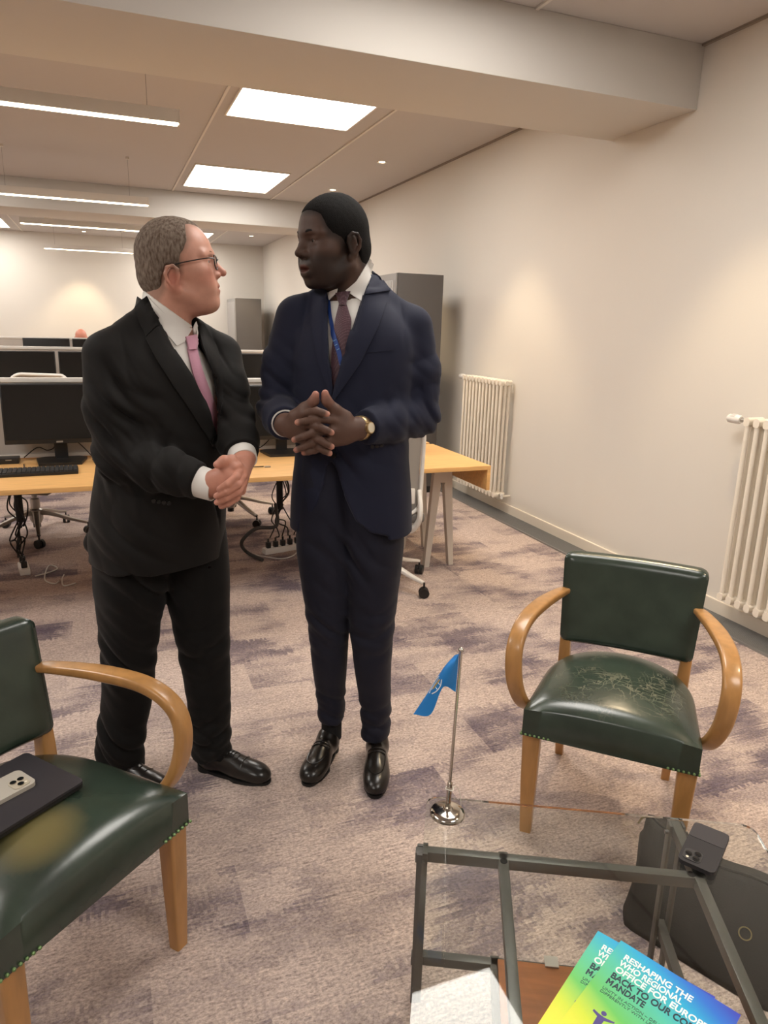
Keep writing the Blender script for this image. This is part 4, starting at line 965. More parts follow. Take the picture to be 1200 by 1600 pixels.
class Head:
    """head frame: f forward, l to his left, u up, origin midway between the ears"""
    def __init__(s, c, fwd, pitch, sc, roll=0.):
        f = _n(fwd); l = np.cross([0, 0, 1], f); u = np.array([0, 0, 1.]); cp, sp = math.cos(pitch), math.sin(pitch)
        s.F = f*cp+u*sp; s.U = u*cp-f*sp; s.Lf = l; s.c = np.asarray(c, float); s.s = sc
        if roll: 
            cr, sr = math.cos(roll), math.sin(roll); s.Lf, s.U = s.Lf*cr+s.U*sr, s.U*cr-s.Lf*sr
        s.rot = np.array([s.F, s.Lf, s.U])
    def p(s, f, l, u): return s.c+s.s*(s.F*f+s.Lf*l+s.U*u)
    def inv(s, P): return ((P-s.c)@s.rot.T)/s.s
    def ell(s, S, c, r, op='u', k=.02, rot=None): S.ell(s.p(*c), np.asarray(r)*s.s, s.rot if rot is None else rot@s.rot, op, k*s.s)
    def cone(s, S, a, b, ra, rb, op='u', k=.015): S.cone(s.p(*a), s.p(*b), ra*s.s, rb*s.s, op, k*s.s)
    def build(s, S, neck, neck_r=.056, open_mouth=0., jaw=1., lips=1., nose=1., ear_u=0.):
        e = s.ell; c = s.cone
        e(S, (-.006, 0, .052), (.094, .076, .092)); e(S, (.034, 0, .052), (.062, .064, .068), k=.03)
        e(S, (.042, 0, -.012), (.055, .060*jaw, .080), k=.03); e(S, (.040, 0, -.058), (.052, .054*jaw, .036), k=.025)
        c(S, (.080, -.010, -.080), (.080, .010, -.080), .017, .017, k=.02)
        for q in (-1, 1):
            c(S, (-.002, q*.058*jaw, -.045), (.062, q*.034*jaw, -.078), .017, .015, k=.025)     # jaw line
            e(S, (.060, q*.046, -.003), (.026, .022, .020), k=.022)                          # cheek bone
            e(S, (.070, q*.036, -.035), (.025, .022, .028), k=.025)
            c(S, (.091, q*.008, .044), (.076, q*.052, .042), .010, .008, k=.014)              # brow
        for q in (-1, 1):
            e(S, (.104, q*.034, .024), (.019, .021, .014), 's', .012)                        # socket
            e(S, (.0765, q*.033, .024), (.0130, .0130, .0130), k=.003)
            c(S, (.0885, q*.020, .0300), (.0845, q*.046, .0290), .0035, .0030, k=.006)         # lids
            c(S, (.0895, q*.022, .0150), (.0845, q*.045, .0160), .0036, .0030, k=.006)
        c(S, (.088, 0, .040), (.102, 0, .014), .0085, .0092, k=.014); c(S, (.102, 0, .014), (.1175*nose, 0, -.005), .0092, .0102, k=.010)
        for q in (-1, 1): e(S, (.100, q*.0135*nose, -.0105), (.013, .0085, .0085), k=.009)
        e(S, (.080, 0, -.044), (.022, .032, .026), k=.016)
        c(S, (.0985, -.016, -.0375), (.0985, .016, -.0375), .0058*lips, .0058*lips, k=.010); c(S, (.0965, -.015, -.0500-open_mouth), (.0965, .015, -.0500-open_mouth), .0066*lips, .0066*lips, k=.010)
        e(S, (.108, 0, -.0435-open_mouth/2), (.016, .023, .0020+open_mouth*.55), 's', .004)
        for q in (-1, 1):                                                                    # ears
            a = R(18)*q; rz = np.array([[math.cos(a), math.sin(a), 0], [-math.sin(a), math.cos(a), 0], [0, 0, 1]])
            t = R(-12); rx = np.array([[math.cos(t), 0, math.sin(t)], [0, 1, 0], [-math.sin(t), 0, math.cos(t)]])
            e(S, (-.006, q*.078, .004+ear_u), (.0185, .0085, .0315), k=.006, rot=rx@rz); e(S, (-.004, q*.0865, .006+ear_u), (.0100, .0060, .0190), 's', .004, rot=rx@rz)
            e(S, (.002, q*.076, -.024+ear_u), (.009, .006, .010), k=.005)
            rim = [(.010, .0800, .012), (.010, .084, .026), (.000, .0880, .036), (-.014, .0905, .033), (-.022, .0905, .018), (-.020, .087, .0), (-.010, .081, -.018)]
            for a_, b_ in zip(rim, rim[1:]): c(S, (a_[0], q*a_[1], a_[2]+ear_u), (b_[0], q*b_[1], b_[2]+ear_u), .0042, .0042, k=.004)
        S.cone(s.p(-.026, 0, -.036), neck, neck_r*s.s, neck_r*s.s*1.1, 'u', .03)
    def tone(s, P, base, lip, brow=None, eye=None):
        q = s.inv(P); col = np.tile(np.array(base), (len(P), 1))
        lm = np.clip(1.4-((q[:, 1]/.024)**2+((q[:, 2]+.0445)/.0125)**2), 0, 1)*(q[:, 0] > .086)
        col = col*(1-lm[:, None])+np.array(lip)*lm[:, None]; return col, q
    def fade(s, col, P, poly, front, c, w=.016, amt=.75):
        q = s.inv(P); d = poly_sd(q[:, 0]+(front(np.abs(q[:, 1])) if front else 0), q[:, 2], poly); k = (amt*np.clip(1-d/w, 0, 1)*(np.abs(q[:, 2]-.05) < .13))[:, None]
        return col*(1-k)+np.array(c)*k
    def eyes(s, man, iris='#3a2a1c', white='#d9d2c8', brow=None, brow_r=.0042):
        for q in (-1, 1):
            bm = bmesh.new(); cen = s.p(.0775, q*.033, .0235); sph(bm, cen, .0129*s.s, n=20); o = bm_obj('eye', bm, M('eye_white_'+white, white, .2), man.root, smooth=True)
            g = s.F+s.Lf*(-.1*q*0); pc = cen+s.F*.0104*s.s; bm = bmesh.new(); cyl(bm, pc, pc+s.F*.0026*s.s, .0060*s.s, .0040*s.s, n=16); bm_obj('iris', bm, M('iris_'+iris, iris, .15), o, smooth=False)
            if brow:
                TUBE('eyebrow', [s.p(.0985, q*.012, .0425), s.p(.096, q*.028, .0490), s.p(.083, q*.050, .0450)], brow_r*s.s, M('brow_'+brow, brow, .9), man.root, n=8, sm=5, scl=[.8, 1, 1.1, 1.15, 1.1, 1.05, 1, .9, .8, .65, .4])
    def hair(s, man, poly, mat, thick=.006, res=.0035, noise=.0018, front=None, dens=160.):
        S = SDF(); e = s.ell
        e(S, (-.006, 0, .052), np.array((.094, .076, .092))+thick); e(S, (.034, 0, .052), np.array((.062, .064, .068))+thick, k=.03); e(S, (-.03, 0, .0), (.075+thick*.5, .066+thick*.3, .06), k=.02)
        S.cone(s.p(-.026, 0, -.030), s.p(-.045, 0, -.09), (.056+thick*.4)*s.s, (.054+thick*.2)*s.s, 'u', .02)
        def reg(P):
            q = s.inv(P); w_ = .004*np.sin(q[:, :, 1]*90) if P.ndim == 3 else .004*np.sin(q[:, 1]*90)
            l = np.abs(q[..., 1]); return poly_sd(q[..., 0]+(front(l) if front else 0)+w_, q[..., 2], poly)*s.s
        S.fun(reg, op='i', k=.006)
        def nz(P): 
            q = s.inv(P)*dens; return -noise*(np.sin(q[..., 0]+2*np.sin(q[..., 2]*.37))*np.sin(q[..., 1]*1.1+1.7*np.sin(q[..., 0]*.31))*np.sin(q[..., 2]*.9+np.sin(q[..., 1]*.5)))
        S.fun(nz)
        V, Fq = S.mesh(s.c-.2, s.c+.23, res); return np_obj('hair', V, Fq, mat, man.root)
def fabric(name, col, col2=None, rough=.85, sheen=.06, bump=.18, scale=900):
    m = M(name, col, rough, spec=.2, bump=bump, bscale=scale, col2=col2, vscale=500 if col2 else 8); m.node_tree.nodes['Principled BSDF'].inputs['Sheen Weight'].default_value = sheen; return m
def wrinkle(cen, axis, along, amp, freq, rad, ph=0.):
    """folds: ridges across 'axis' within a ball"""
    cen = np.asarray(cen, float); a = _n(axis); b = np.asarray(along, float)
    def fn(P):
        q = P-cen; w_ = np.exp(-(q**2).sum(-1)/(rad*rad)); t = q@a; o = q@b
        f_ = freq*1.15; s1 = np.abs(np.sin(.5*f_*t+ph+2.2*np.sin(o*13+ph))); s2 = np.abs(np.sin(.8*f_*t-ph+5*o+1.5*np.sin(o*21)))
        return 1.7*amp*w_*((1-2*s1)+.5*(1-2*s2))
    return fn, cen, rad*2.2
def seam(p, nrm, rad, amp=.004, wd=.006):
    p = np.asarray(p, float); nrm = _n(nrm)
    def fn(P):
        q = P-p; return amp*np.exp(-((q@nrm)/wd)**2)*np.clip(1.5-1.5*np.linalg.norm(q, axis=-1)/rad, 0, 1)
    return fn, p, rad
def shoe(man, heel, toe, mat, style, label_z=0.):
    """heel and toe: floor points in the man's frame"""
    h = np.array([heel[0], heel[1], 0.]); t = np.array([toe[0], toe[1], 0.]); ln = np.linalg.norm(t-h); f = (t-h)/ln; l = np.array([-f[1], f[0], 0]); k = ln/.295
    def p(a, b, c): return h+f*(a*k)+l*b+np.array([0, 0, c])
    rot = np.array([f, l, [0, 0, 1]]); S = SDF()
    S.ell(p(.045, 0, .045), (.046*k, .036, .050), rot, k=.02); S.ell(p(.12, 0, .045), (.075*k, .038, .042), rot, k=.03); S.ell(p(.20, .002, .030), (.075*k, .046, .036), rot, k=.03); S.ell(p(.255, 0, .024), (.040*k, .034, .024), rot, k=.03)
    S.cone(p(.062, 0, .055), p(.055, 0, .070), .038, .036, 'u', .02); S.half((0, 0, .010), (0, 0, -1), k=.006)
    V, Fq = S.mesh(np.minimum(h, t)-.09, np.maximum(h, t)+[.09, .09, .17], .0045); o = np_obj('shoe', V, Fq, mat, man.root)
    bm = bmesh.new(); out = []
    for i in range(36):
        a = 2*math.pi*i/36; x = .148+.148*math.cos(a); wv = (.043 if x > .15 else .036)*abs(math.sin(a))**.75*(1.08 if .15 < x < .25 else 1); q = p(x, math.copysign(wv, math.sin(a)), 0); out.append((q[0], q[1]))
    prism(bm, out, .001, .011); sm = M('shoe_sole', '#0d0c0c', .6); bm_obj('sole', bm, sm, o)
    bm = bmesh.new(); out = []
    for i in range(24):
        a = 2*math.pi*i/24; q = p(.037+.037*math.cos(a), .034*math.sin(a), 0); out.append((q[0], q[1]))
    prism(bm, out, 0, .020); bm_obj('heel_block', bm, sm, o)
    bv = BVHTree.FromPolygons([Vector(v) for v in V], [tuple(q) for q in Fq])
    def surf(a, b): 
        h_ = bv.ray_cast(Vector(p(a, b, .3)), Vector((0, 0, -1))); return h_[0]+Vector((0, 0, .0012)) if h_[0] else Vector(p(a, b, .05))
    if style == 'loafer':
        for a0 in (.125, .142): TUBE('strap', [surf(a0, b) for b in np.linspace(-.030, .030, 9)], 1, mat, o, prof=rrect(.013, .003, .001, 2), sm=2)
        TUBE('apron_seam', [surf(.13, -.030), surf(.18, -.030), surf(.225, -.022), surf(.245, 0), surf(.225, .022), surf(.18, .030), surf(.13, .030)], .0018, mat, o, n=6, sm=5)
    else:
        for a0 in np.linspace(.105, .155, 5): TUBE('lace', [surf(a0, b) for b in np.linspace(-.016, .016, 5)], .0018, M('lace_black', '#111010', .7), o, n=6, sm=2)
        TUBE('toe_seam', [surf(.195, b) for b in np.linspace(-.034, .034, 9)], .0014, mat, o, n=6, sm=2)
        TUBE('facing_seam', [surf(.09, -.022), surf(.13, -.024), surf(.168, -.014), surf(.172, 0), surf(.168, .014), surf(.13, .024), surf(.09, .022)], .0016, mat, o, n=6, sm=4)
    return o
def cuff(man, name, a, b, r0, r1, mat, th=.004, n=28):
    """open tube from a to b"""
    a = Vector(a); b = Vector(b); z = (b-a).normalized(); q = z.to_track_quat('Z', 'Y').to_matrix(); bm = bmesh.new(); rings = []
    for t, r in ((0, r0), (.5, (r0+r1)/2+.001), (1, r1), (1, r1-th), (.6, r1-th)):
        rings.append([bm.verts.new(a.lerp(b, t)+q @ Vector((r*math.cos(2*math.pi*i/n), r*math.sin(2*math.pi*i/n), 0))) for i in range(n)])
    for x, y in zip(rings, rings[1:]):
        for i in range(n): bm.faces.new((x[i], x[(i+1) % n], y[(i+1) % n], y[i]))
    bm.faces.new(rings[0][::-1]); bm.faces.new(rings[-1]); bmesh.ops.recalc_face_normals(bm, faces=bm.faces); return bm_obj(name, bm, mat, man.root, auto=50)
def pix(man, P):
    D = P-man.cam; C_ = D@(man.Rm@ROT)          # to camera axes
    return CX-F_PX*C_[..., 0]/C_[..., 2], CY+F_PX*C_[..., 1]/C_[..., 2], -C_[..., 2]
def front_cut(man, S, poly, ymax, k=.004):
    pl = np.asarray(poly, float)
    def fn(P):
        u, v, dp = pix(man, P); d = poly_sd(u, v, pl)*dp/F_PX; return np.maximum(d, P[..., 1]-ymax)
    S.fun(fn, op='s', k=k)
def cone_cut(S, a, b, ra, rb, p, nrm):
    ba = b-a; l2 = ba@ba
    def fn(P):
        t = np.clip(((P-a)@ba)/l2, 0, 1); return np.maximum(np.linalg.norm(P-a-t[..., None]*ba, axis=-1)-(ra+(rb-ra)*t), (P-p)@nrm)
    S.add(fn, (a+b)/2, np.sqrt(l2)/2+max(ra, rb), 'u', .014)
SHIRT = fabric('shirt_white', '#e6e3de', rough=.8, sheen=.1, bump=.05)
SHOE = M('black_shoe', '#16120f', .3, spec=.5, coat=.12)
NAIL_B, NAIL_A = lin('#c08a78'), lin('#d79c8c')

# ------------------------------------------------------------------ the man in the navy suit
def man_navy():
    m = Man((.71, 2.10), 'tall man in a navy suit, patterned burgundy tie and lanyard, fingers interlaced'); L = m.L
    NAVY = fabric('navy_cloth', '#202335', rough=.75, sheen=.06); NAVYT = fabric('navy_trouser', '#20212e', rough=.75, sheen=.05)
    yaw = R(-15)
    fd = _n([-.81, -.58, 0]); hd = Head((0, 0, 0), fd, R(-6), 1.085); ear = L(553, 387, -.055); hd.c = ear-hd.s*(hd.Lf*.082+hd.F*-.006+hd.U*.000)
    neck = np.array([.0, .045, 1.565]); aR, aL = m.W((.690, 2.225, 0)), m.W((.835, 2.150, 0))
    sR, eR, wR = np.array([-.178, .045, 1.540]), L(434, 640, .03), L(447, 664, -.195)
    sL, eL, wL = np.array([.176, .02, 1.520]), L(655, 650, .0), L(563, 669, -.215)
    # ---- hands: knuckle, middle, tip for each finger (picture position + depth)
    HR = [[(475, 647, -.262), (494, 642, -.292), (511, 647, -.290)], [(479, 664, -.266), (499, 667, -.300), (518, 676, -.292)], [(481, 681, -.262), (499, 687, -.292), (518, 698, -.284)], [(482, 693, -.255), (500, 700, -.278), (515, 708, -.272)]]
    HL = [[(520, 656, -.258), (494, 655, -.287), (465, 660, -.286)], [(518, 673, -.262), (489, 676, -.290), (460, 687, -.284)], [(514, 687, -.258), (488, 692, -.282), (463, 703, -.276)], [(510, 696, -.250), (492, 703, -.268), (475, 707, -.268)]]
    TR = [(462, 650, -.235), (476, 638, -.248), (490, 627, -.258), (493, 616, -.262)]; TL = [(540, 652, -.235), (523, 640, -.248), (511, 627, -.258), (508, 614, -.262)]
    S = SDF(); hd.build(S, neck, .060, open_mouth=.006, jaw=1.06, lips=1.5, nose=1.0)
    S.loft([(.90, 0, 0, .12, .07), (1.1, 0, 0, .13, .09), (1.4, 0, .01, .16, .095), (1.54, 0, .03, .13, .07), (1.58, 0, .04, .06, .05)], yaw, k=.05)
    S.chain([sR, eR, wR], [.045, .036, .031], k=.03); S.chain([sL, eL, wL], [.045, .036, .031], k=.03)
    for a, b, c in (((-.08, 0, .9), (-.07, 0, .52), (aR[0], aR[1]-.015, .10)), ((.08, 0, .9), (.08, -.015, .52), (aL[0], aL[1]-.02, .10))): S.chain([a, b, c], [.055, .035, .026], k=.03)
    tips = []
    for H, w_, T in ((HR, wR, TR), (HL, wL, TL)):
        K0 = [L(*f[0]) for f in H]; cen = sum(K0)/4
        pal = w_*.45+cen*.55
        for f in K0: S.cone(w_, f, .024, .0125, k=.016)
        S.ell(pal, (.034, .020, .036), k=.02)
        for f in H:
            p = [L(*q) for q in f]; mid2 = p[1]*.45+p[2]*.55+np.array([0, -.003, 0]); pts = [p[0], p[1], mid2, p[2]]; S.chain(pts, [.0118, .0108, .0100, .0088], k=.004); tips.append((p[2], _n(p[2]-p[1])))
        t = [L(*q) for q in T]; S.chain(t, [.020, .0150, .0125, .0095], k=.012); tips.append((t[-1], _n(t[-1]-t[-2])))
    V, Fq = S.mesh((-.36, -.40, .05), (.36, .25, 1.95), .0032)
    body = np_obj('body', V, Fq, skin_mat('skin_brown', .55), m.root)
    base = lin('#4c362c'); col, q = hd.tone(V, base, lin('#633c34'))
    dk = np.array(lin('#1c1411'))
    beard = np.clip(1.2-np.maximum(np.maximum((q[:, 2]+.028)/.022, -(q[:, 0]-.012)/.02), 0), 0, 1)*(V[:, 2] > 1.55)*np.clip((q[:, 0]+.0)/.02, 0, 1)*(np.abs(q[:, 2]+.05) < .07)*(1-np.clip(1.3-((q[:, 1]/.028)**2+((q[:, 2]+.044)/.014)**2), 0, 1))
    mo = np.clip(1.3-((q[:, 1]/.030)**2+((q[:, 2]+.026)/.009)**2), 0, 1)*(q[:, 0] > .08); beard = np.maximum(beard, mo*.9)
    col = col*(1-.75*beard[:, None])+dk*.75*beard[:, None]
    hand = (V[:, 2] < 1.45)
    col[hand] = np.array(lin('#5e453a'))
    for t_, d_ in tips:
        w_ = np.clip(1.9-np.linalg.norm(V-(t_+d_*.003), axis=1)/.0078, 0, 1)[:, None]; col = col*(1-w_)+np.array(NAIL_B)*w_
    for t_ in ([L(*q_) for q_ in TR[2:]]+[L(*q_) for q_ in TL[2:]]):
        w_ = np.clip(1.6-np.linalg.norm(V-t_, axis=1)/.014, 0, 1)[:, None]*.55; col = col*(1-w_)+np.array(lin('#a87464'))*w_
    HPOLY = [(.100, .101), (.078, .094), (.068, .086), (.064, .055), (.058, .036), (.034, .026), (.024, -.005), (.010, -.012), (.006, .024), (-.018, .036), (-.030, .0), (-.045, -.045), (-.13, -.05), (-.15, .2), (.10, .2)]; HFR = lambda l: .10*np.maximum(0, l-.035)
    col = hd.fade(col, V, HPOLY, HFR, lin('#120d0b'))
    vcol(body, col)
    hd.eyes(m, iris='#1c1310', white='#b8aca0', brow='#120d0b', brow_r=.0036)
    hd.hair(m, HPOLY, M('hair_black', '#0c0908', .85, spec=.2, bump=.6, bscale=500), thick=.0014, noise=.0005, front=HFR, dens=240)
    # ---- shirt, with its collar standing round the neck
    S = SDF(); S.loft([(1.1, 0, 0, .15, .105), (1.35, 0, .0, .175, .112), (1.50, 0, .015, .17, .100), (1.575, 0, .035, .095, .080), (1.60, 0, .04, .066, .066)], yaw, k=.03)
    cb = L(577, 412, .10); cf = L(527, 452, -.045)
    up = _n(hd.p(-.03, 0, -.05)-neck); S.cone(neck-up*.03, neck+up*.12, .070*1.02, .0685, k=.012)
    ctr = (cb+cf)/2; nn = np.cross(cb-cf, [cb[1]-cf[1], -(cb[0]-cf[0]), 0]); nn = nn if nn[2] > 0 else -nn; S.half(ctr+[0, 0, .004], nn, k=.003)
    V, Fq = S.mesh((-.3, -.25, 1.05), (.3, .25, 1.78), .0045); shirt = np_obj('shirt', V, Fq, SHIRT, m.root)
    # ---- jacket
    S = SDF(); S.loft([(.885, .0, .0, .200, .148), (1.00, .0, .0, .195, .146), (1.15, .0, .0, .178, .132), (1.30, .0, .0, .186, .132), (1.44, .0, .005, .198, .134), (1.53, .0, .02, .190, .120), (1.585, .0, .035, .125, .098), (1.625, .0, .045, .078, .084)], yaw, k=.03)
    for s_, e_, w_, t in ((sR, eR, wR, -1), (sL, eL, wL, 1)):
        S.cone((t*.050, .050, 1.632), (s_[0]*.95, s_[1], s_[2]+.010), .034, .052, k=.03)
        d = _n(w_-e_); S.chain([s_, s_*.5+e_*.5+np.array([t*.012, 0, 0]), e_], [.066, .062, .059], k=.025); T = SDF()
        S.chain([e_, e_*.45+w_*.55, w_-d*.018], [.060, .056, .050], k=.02)
        S.half(w_-d*.012, d, op='x') if False else None
    jc = L(585, 418, .10); jf = L(515, 470, -.05); nj = np.cross(jc-jf, [jc[1]-jf[1], -(jc[0]-jf[0]), 0]); nj = _n(nj if nj[2] > 0 else -nj); pj = (jc+jf)/2+[0, 0, -.008]
    a0, b0_ = neck-up*.03, neck+up*.13
    cone_cut(S, a0, b0_, .090, .080, pj, nj)
    def sleeve_end(w_, e_):
        d = _n(w_-e_); p = w_-d*.020
        def fn(P): 
            t = (P-p)@d; r = np.linalg.norm(P-p-t[..., None]*d, axis=-1); return np.maximum(np.maximum(-t, r-.085), t-.07)
        S.add(fn, p+d*.035, .12, 's', .003)
    sleeve_end(wR, eR); sleeve_end(wL, eL)
    V_open = [(512, 400), (511, 470), (513, 555), (520, 622), (535, 572), (551, 515), (566, 470), (581, 418), (586, 396)]
    front_cut(m, S, V_open, .02, .005)
    front_cut(m, S, [(519, 716), (510, 733), (502, 772), (491, 798), (470, 818), (462, 880), (612, 880), (606, 838), (580, 833), (556, 814), (539, 778), (528, 735)], -.02, .008)
    for t in ((eL, (1, 0, .2), (0, 0, 1), .0045, 95, .085, .3), (eR, (0, .3, 1), (1, 0, 0), .0045, 95, .09, 1.), (wL*.5+eL*.5, (1, 0, .3), (0, 0, 1), .0035, 80, .08, 2.), (sR*.4+eR*.6, (.3, 0, 1), (1, 0, 0), .0035, 80, .09, .5), (sL*.4+eL*.6, (.3, 0, 1), (1, 0, 0), .0035, 70, .09, 2.5), (np.array([-.03, -.1, 1.15]), (.5, 0, 1), (1, 0, 0), .003, 60, .12, 0.)):
        fn, c, r = wrinkle(*t); S.fun(fn, c, r)
    for s_, e_, t in ((sR, eR, -1), (sL, eL, 1)):
        fn, c, r = seam(s_+np.array([-t*.028, -.02, .0]), (1, 0, t*.12), .13); S.fun(fn, c, r)
    V, Fq = S.mesh((-.40, -.34, .86), (.40, .28, 1.72), .0048); jac = np_obj('jacket', V, Fq, NAVY, m.root)
    bvj = m.bvh(jac); bvs = m.bvh(shirt, body)
    m.strip('lapel', [(568, 463), (551, 515), (535, 572), (521, 621)], [(606, 467), (591, 512), (563, 568), (524, 624)], bvj, NAVY, .003, .006, 34, 10)
    m.strip('collar', [(584, 424), (578, 442), (570, 461)], [(593, 432), (602, 444), (609, 455)], bvj, NAVY, .001, .005, 20, 8)
    m.strip('lapel', [(511, 468), (513, 552), (519, 618)], [(486, 458), (487, 505), (497, 562), (517, 622)], bvj, NAVY, .001, .0045, 30, 10)
    m.strip('pocket_welt', [(567, 548), (592, 547), (616, 544)], [(567, 552), (592, 550), (616, 547)], bvj, NAVY, .0005, .0022, 16, 3)
    m.strip('shirt_collar', [(540, 454), (556, 440), (577, 404)], [(564, 472), (570, 452), (582, 412)], bvs, SHIRT, .002, .004, 18, 8)
    m.strip('shirt_collar', [(513, 456), (520, 453), (528, 450)], [(516, 469), (520, 465), (527, 457)], bvs, SHIRT, .002, .004, 10, 5)
    TIE = tie_mat('burgundy_tie', '#43202d', '#8f6f78', 330)
    k_ = m.strip('tie', [(531, 476), (525, 500), (519, 550), (518, 590), (519, 616)], [(542, 476), (550, 502), (546, 540), (535, 580), (523, 614)], bvs, TIE, .003, .005, 30, 8, bulge=.003)
    m.strip('tie_knot', [(526, 458), (529, 468), (532, 479)], [(548, 456), (544, 468), (541, 479)], bvs, TIE, .006, .006, 10, 8, bulge=.006)
    LAN = M('lanyard_blue', '#1f3f86', .6)
    ln = m.strip('lanyard', [(512, 462), (514, 495), (519, 525), (527, 553), (531, 572)], [(516, 462), (519, 495), (525, 523), (534, 552), (536, 571)], m.bvh(shirt, k_), LAN, .003, .0015, 26, 4)
    bl = m.bvh(ln)
    for a, b in (((521, 533), (525, 531)), ((523, 540), (527, 538)), ((526, 547), (530, 545)), ((530, 565), (535, 563)), ((531, 570), (535, 568))):
        (h1, *_), d1 = m.cast(bl, *a); (h2, *_), d2 = m.cast(bl, *b)
        if h1 and h2: TUBE('lanyard_print', [h1-d1*.001, h2-d2*.001], .0014, M('lanyard_print', '#7fa9d8', .6), ln, n=6, sm=2)
    for w_, e_ in ((wR, eR), (wL, eL)):
        d = _n(w_-e_); cuff(m, 'shirt_cuff', w_-d*.045, w_+d*(-.018 if w_ is wR else -.030), .041, .040, SHIRT)
    for k in range(3):       # sleeve buttons
        (h, nn, *_), d = m.cast(bvj, 582+7*k, 698-k)
        if h: CYL('sleeve_button', h-nn*.001, h+nn*.003, .0058, M('button_dark', '#171418', .35), m.root, n=14)
    (h, nn, *_), d = m.cast(bvj, 521, 712)
    if h: CYL('button', h-nn*.001, h+nn*.003, .0085, MATS['button_dark'], m.root, n=16)
    # watch
    d = _n(wL-eL); pw = wL-d*.001; rr = .0335
    wt = TUBE('watch', [pw+Vector(_n(np.cross(d, [0, 0, 1])))*0 for _ in (0, 1)], .001, CHROME, m.root) if False else None
    x_ = _n(np.cross(d, [0, 0, 1])); y_ = np.cross(d, x_)
    band = TUBE('watch_band', [pw+rr*(x_*math.cos(a)+y_*math.sin(a)) for a in np.linspace(0, 2*math.pi, 33)[:-1]], 1, M('watch_steel', '#b59c72', .3, metal=.9), m.root, prof=rrect(.004, .016, .0015, 2), up=tuple(d), closed=True, raw=True)
    nv = _n(np.array([.35, -.9, .1])-d*(np.array([.35, -.9, .1])@d)); CYL('watch_case', pw+nv*(rr-.002), pw+nv*(rr+.007), .0165, MATS['watch_steel'], band, n=24); CYL('watch_dial', pw+nv*(rr+.006), pw+nv*(rr+.008), .0135, M('watch_dial', '#d9cdb4', .25), band, n=24)
    # ---- trousers
    S = SDF()
    S.loft([(.135, aR[0], aR[1]-.02, .043, .052), (.22, aR[0]-.003, aR[1]-.018, .046, .056), (.38, -.068, .03, .057, .066), (.52, -.069, .008, .063, .075), (.66, -.073, .0, .076, .092), (.80, -.076, .005, .092, .112), (.95, -.07, .0, .10, .12), (1.15, -.06, 0, .095, .112)], R(-22), k=.02)
    S.loft([(.085, aL[0], aL[1]-.025, .048, .058), (.18, aL[0], aL[1]-.025, .050, .059), (.38, .083, .0, .060, .069), (.52, .078, -.012, .069, .078), (.66, .078, -.008, .080, .095), (.80, .078, .0, .093, .112), (.95, .07, .0, .10, .12), (1.15, .06, 0, .095, .112)], R(-18), k=.02)
    for t in (((-.07, -.06, .56), (.3, 0, 1), (1, 0, 0), .003, 75, .10, 0.), ((.08, -.07, .55), (-.3, 0, 1), (1, 0, 0), .003, 70, .10, 1.5), ((aR[0], aR[1]-.05, .20), (0, .2, 1), (1, 0, 0), .003, 80, .08, .4), ((aL[0], aL[1]-.05, .16), (0, .2, 1), (1, 0, 0), .0035, 75, .09, 2.), ((0, -.1, .82), (.6, 0, 1), (1, 0, 0), .004, 55, .12, 0.)):
        fn, c, r = wrinkle(*t); S.fun(fn, c, r)
    V, Fq = S.mesh((-.3, -.25, .06), (.3, .25, 1.19), .0055); np_obj('trousers', V, Fq, NAVYT, m.root)
    SOCK = M('black_sock', '#0f0e10', .9)
    for a_, (hx, tx) in ((aR, ((.697, 2.236), (.540, 2.030))), (aL, ((.850, 2.165), (.738, 1.893)))):
        CYL('sock', (a_[0], a_[1]-.022, .06), (a_[0], a_[1]-.02, .22), .037, SOCK, m.root, n=20); shoe(m, m.W((*hx, 0)), m.W((*tx, 0)), SHOE, 'loafer')
    return m
def tie_mat(name, c1, c2, sc):
    m = bpy.data.materials.new(name); m.use_nodes = True; nt = m.node_tree; N = nt.nodes; b = N['Principled BSDF']; b.inputs['Roughness'].default_value = .55; b.inputs['Sheen Weight'].default_value = .3
    tc = N.new('ShaderNodeTexCoord'); mp = N.new('ShaderNodeMapping'); mp.inputs['Rotation'].default_value = (0, 0, 0); nt.links.new(tc.outputs['Object'], mp.inputs[0])
    ck = N.new('ShaderNodeTexVoronoi'); ck.inputs['Scale'].default_value = sc; ck.inputs['Randomness'].default_value = .15; nt.links.new(mp.outputs[0], ck.inputs['Vector'])
    rp = N.new('ShaderNodeValToRGB'); e = rp.color_ramp.elements; e[0].position = .18; e[1].position = .34; e[0].color = (*lin(c2), 1); e[1].color = (*lin(c1), 1); nt.links.new(ck.outputs['Distance'], rp.inputs[0]); nt.links.new(rp.outputs[0], b.inputs['Base Color']); return m

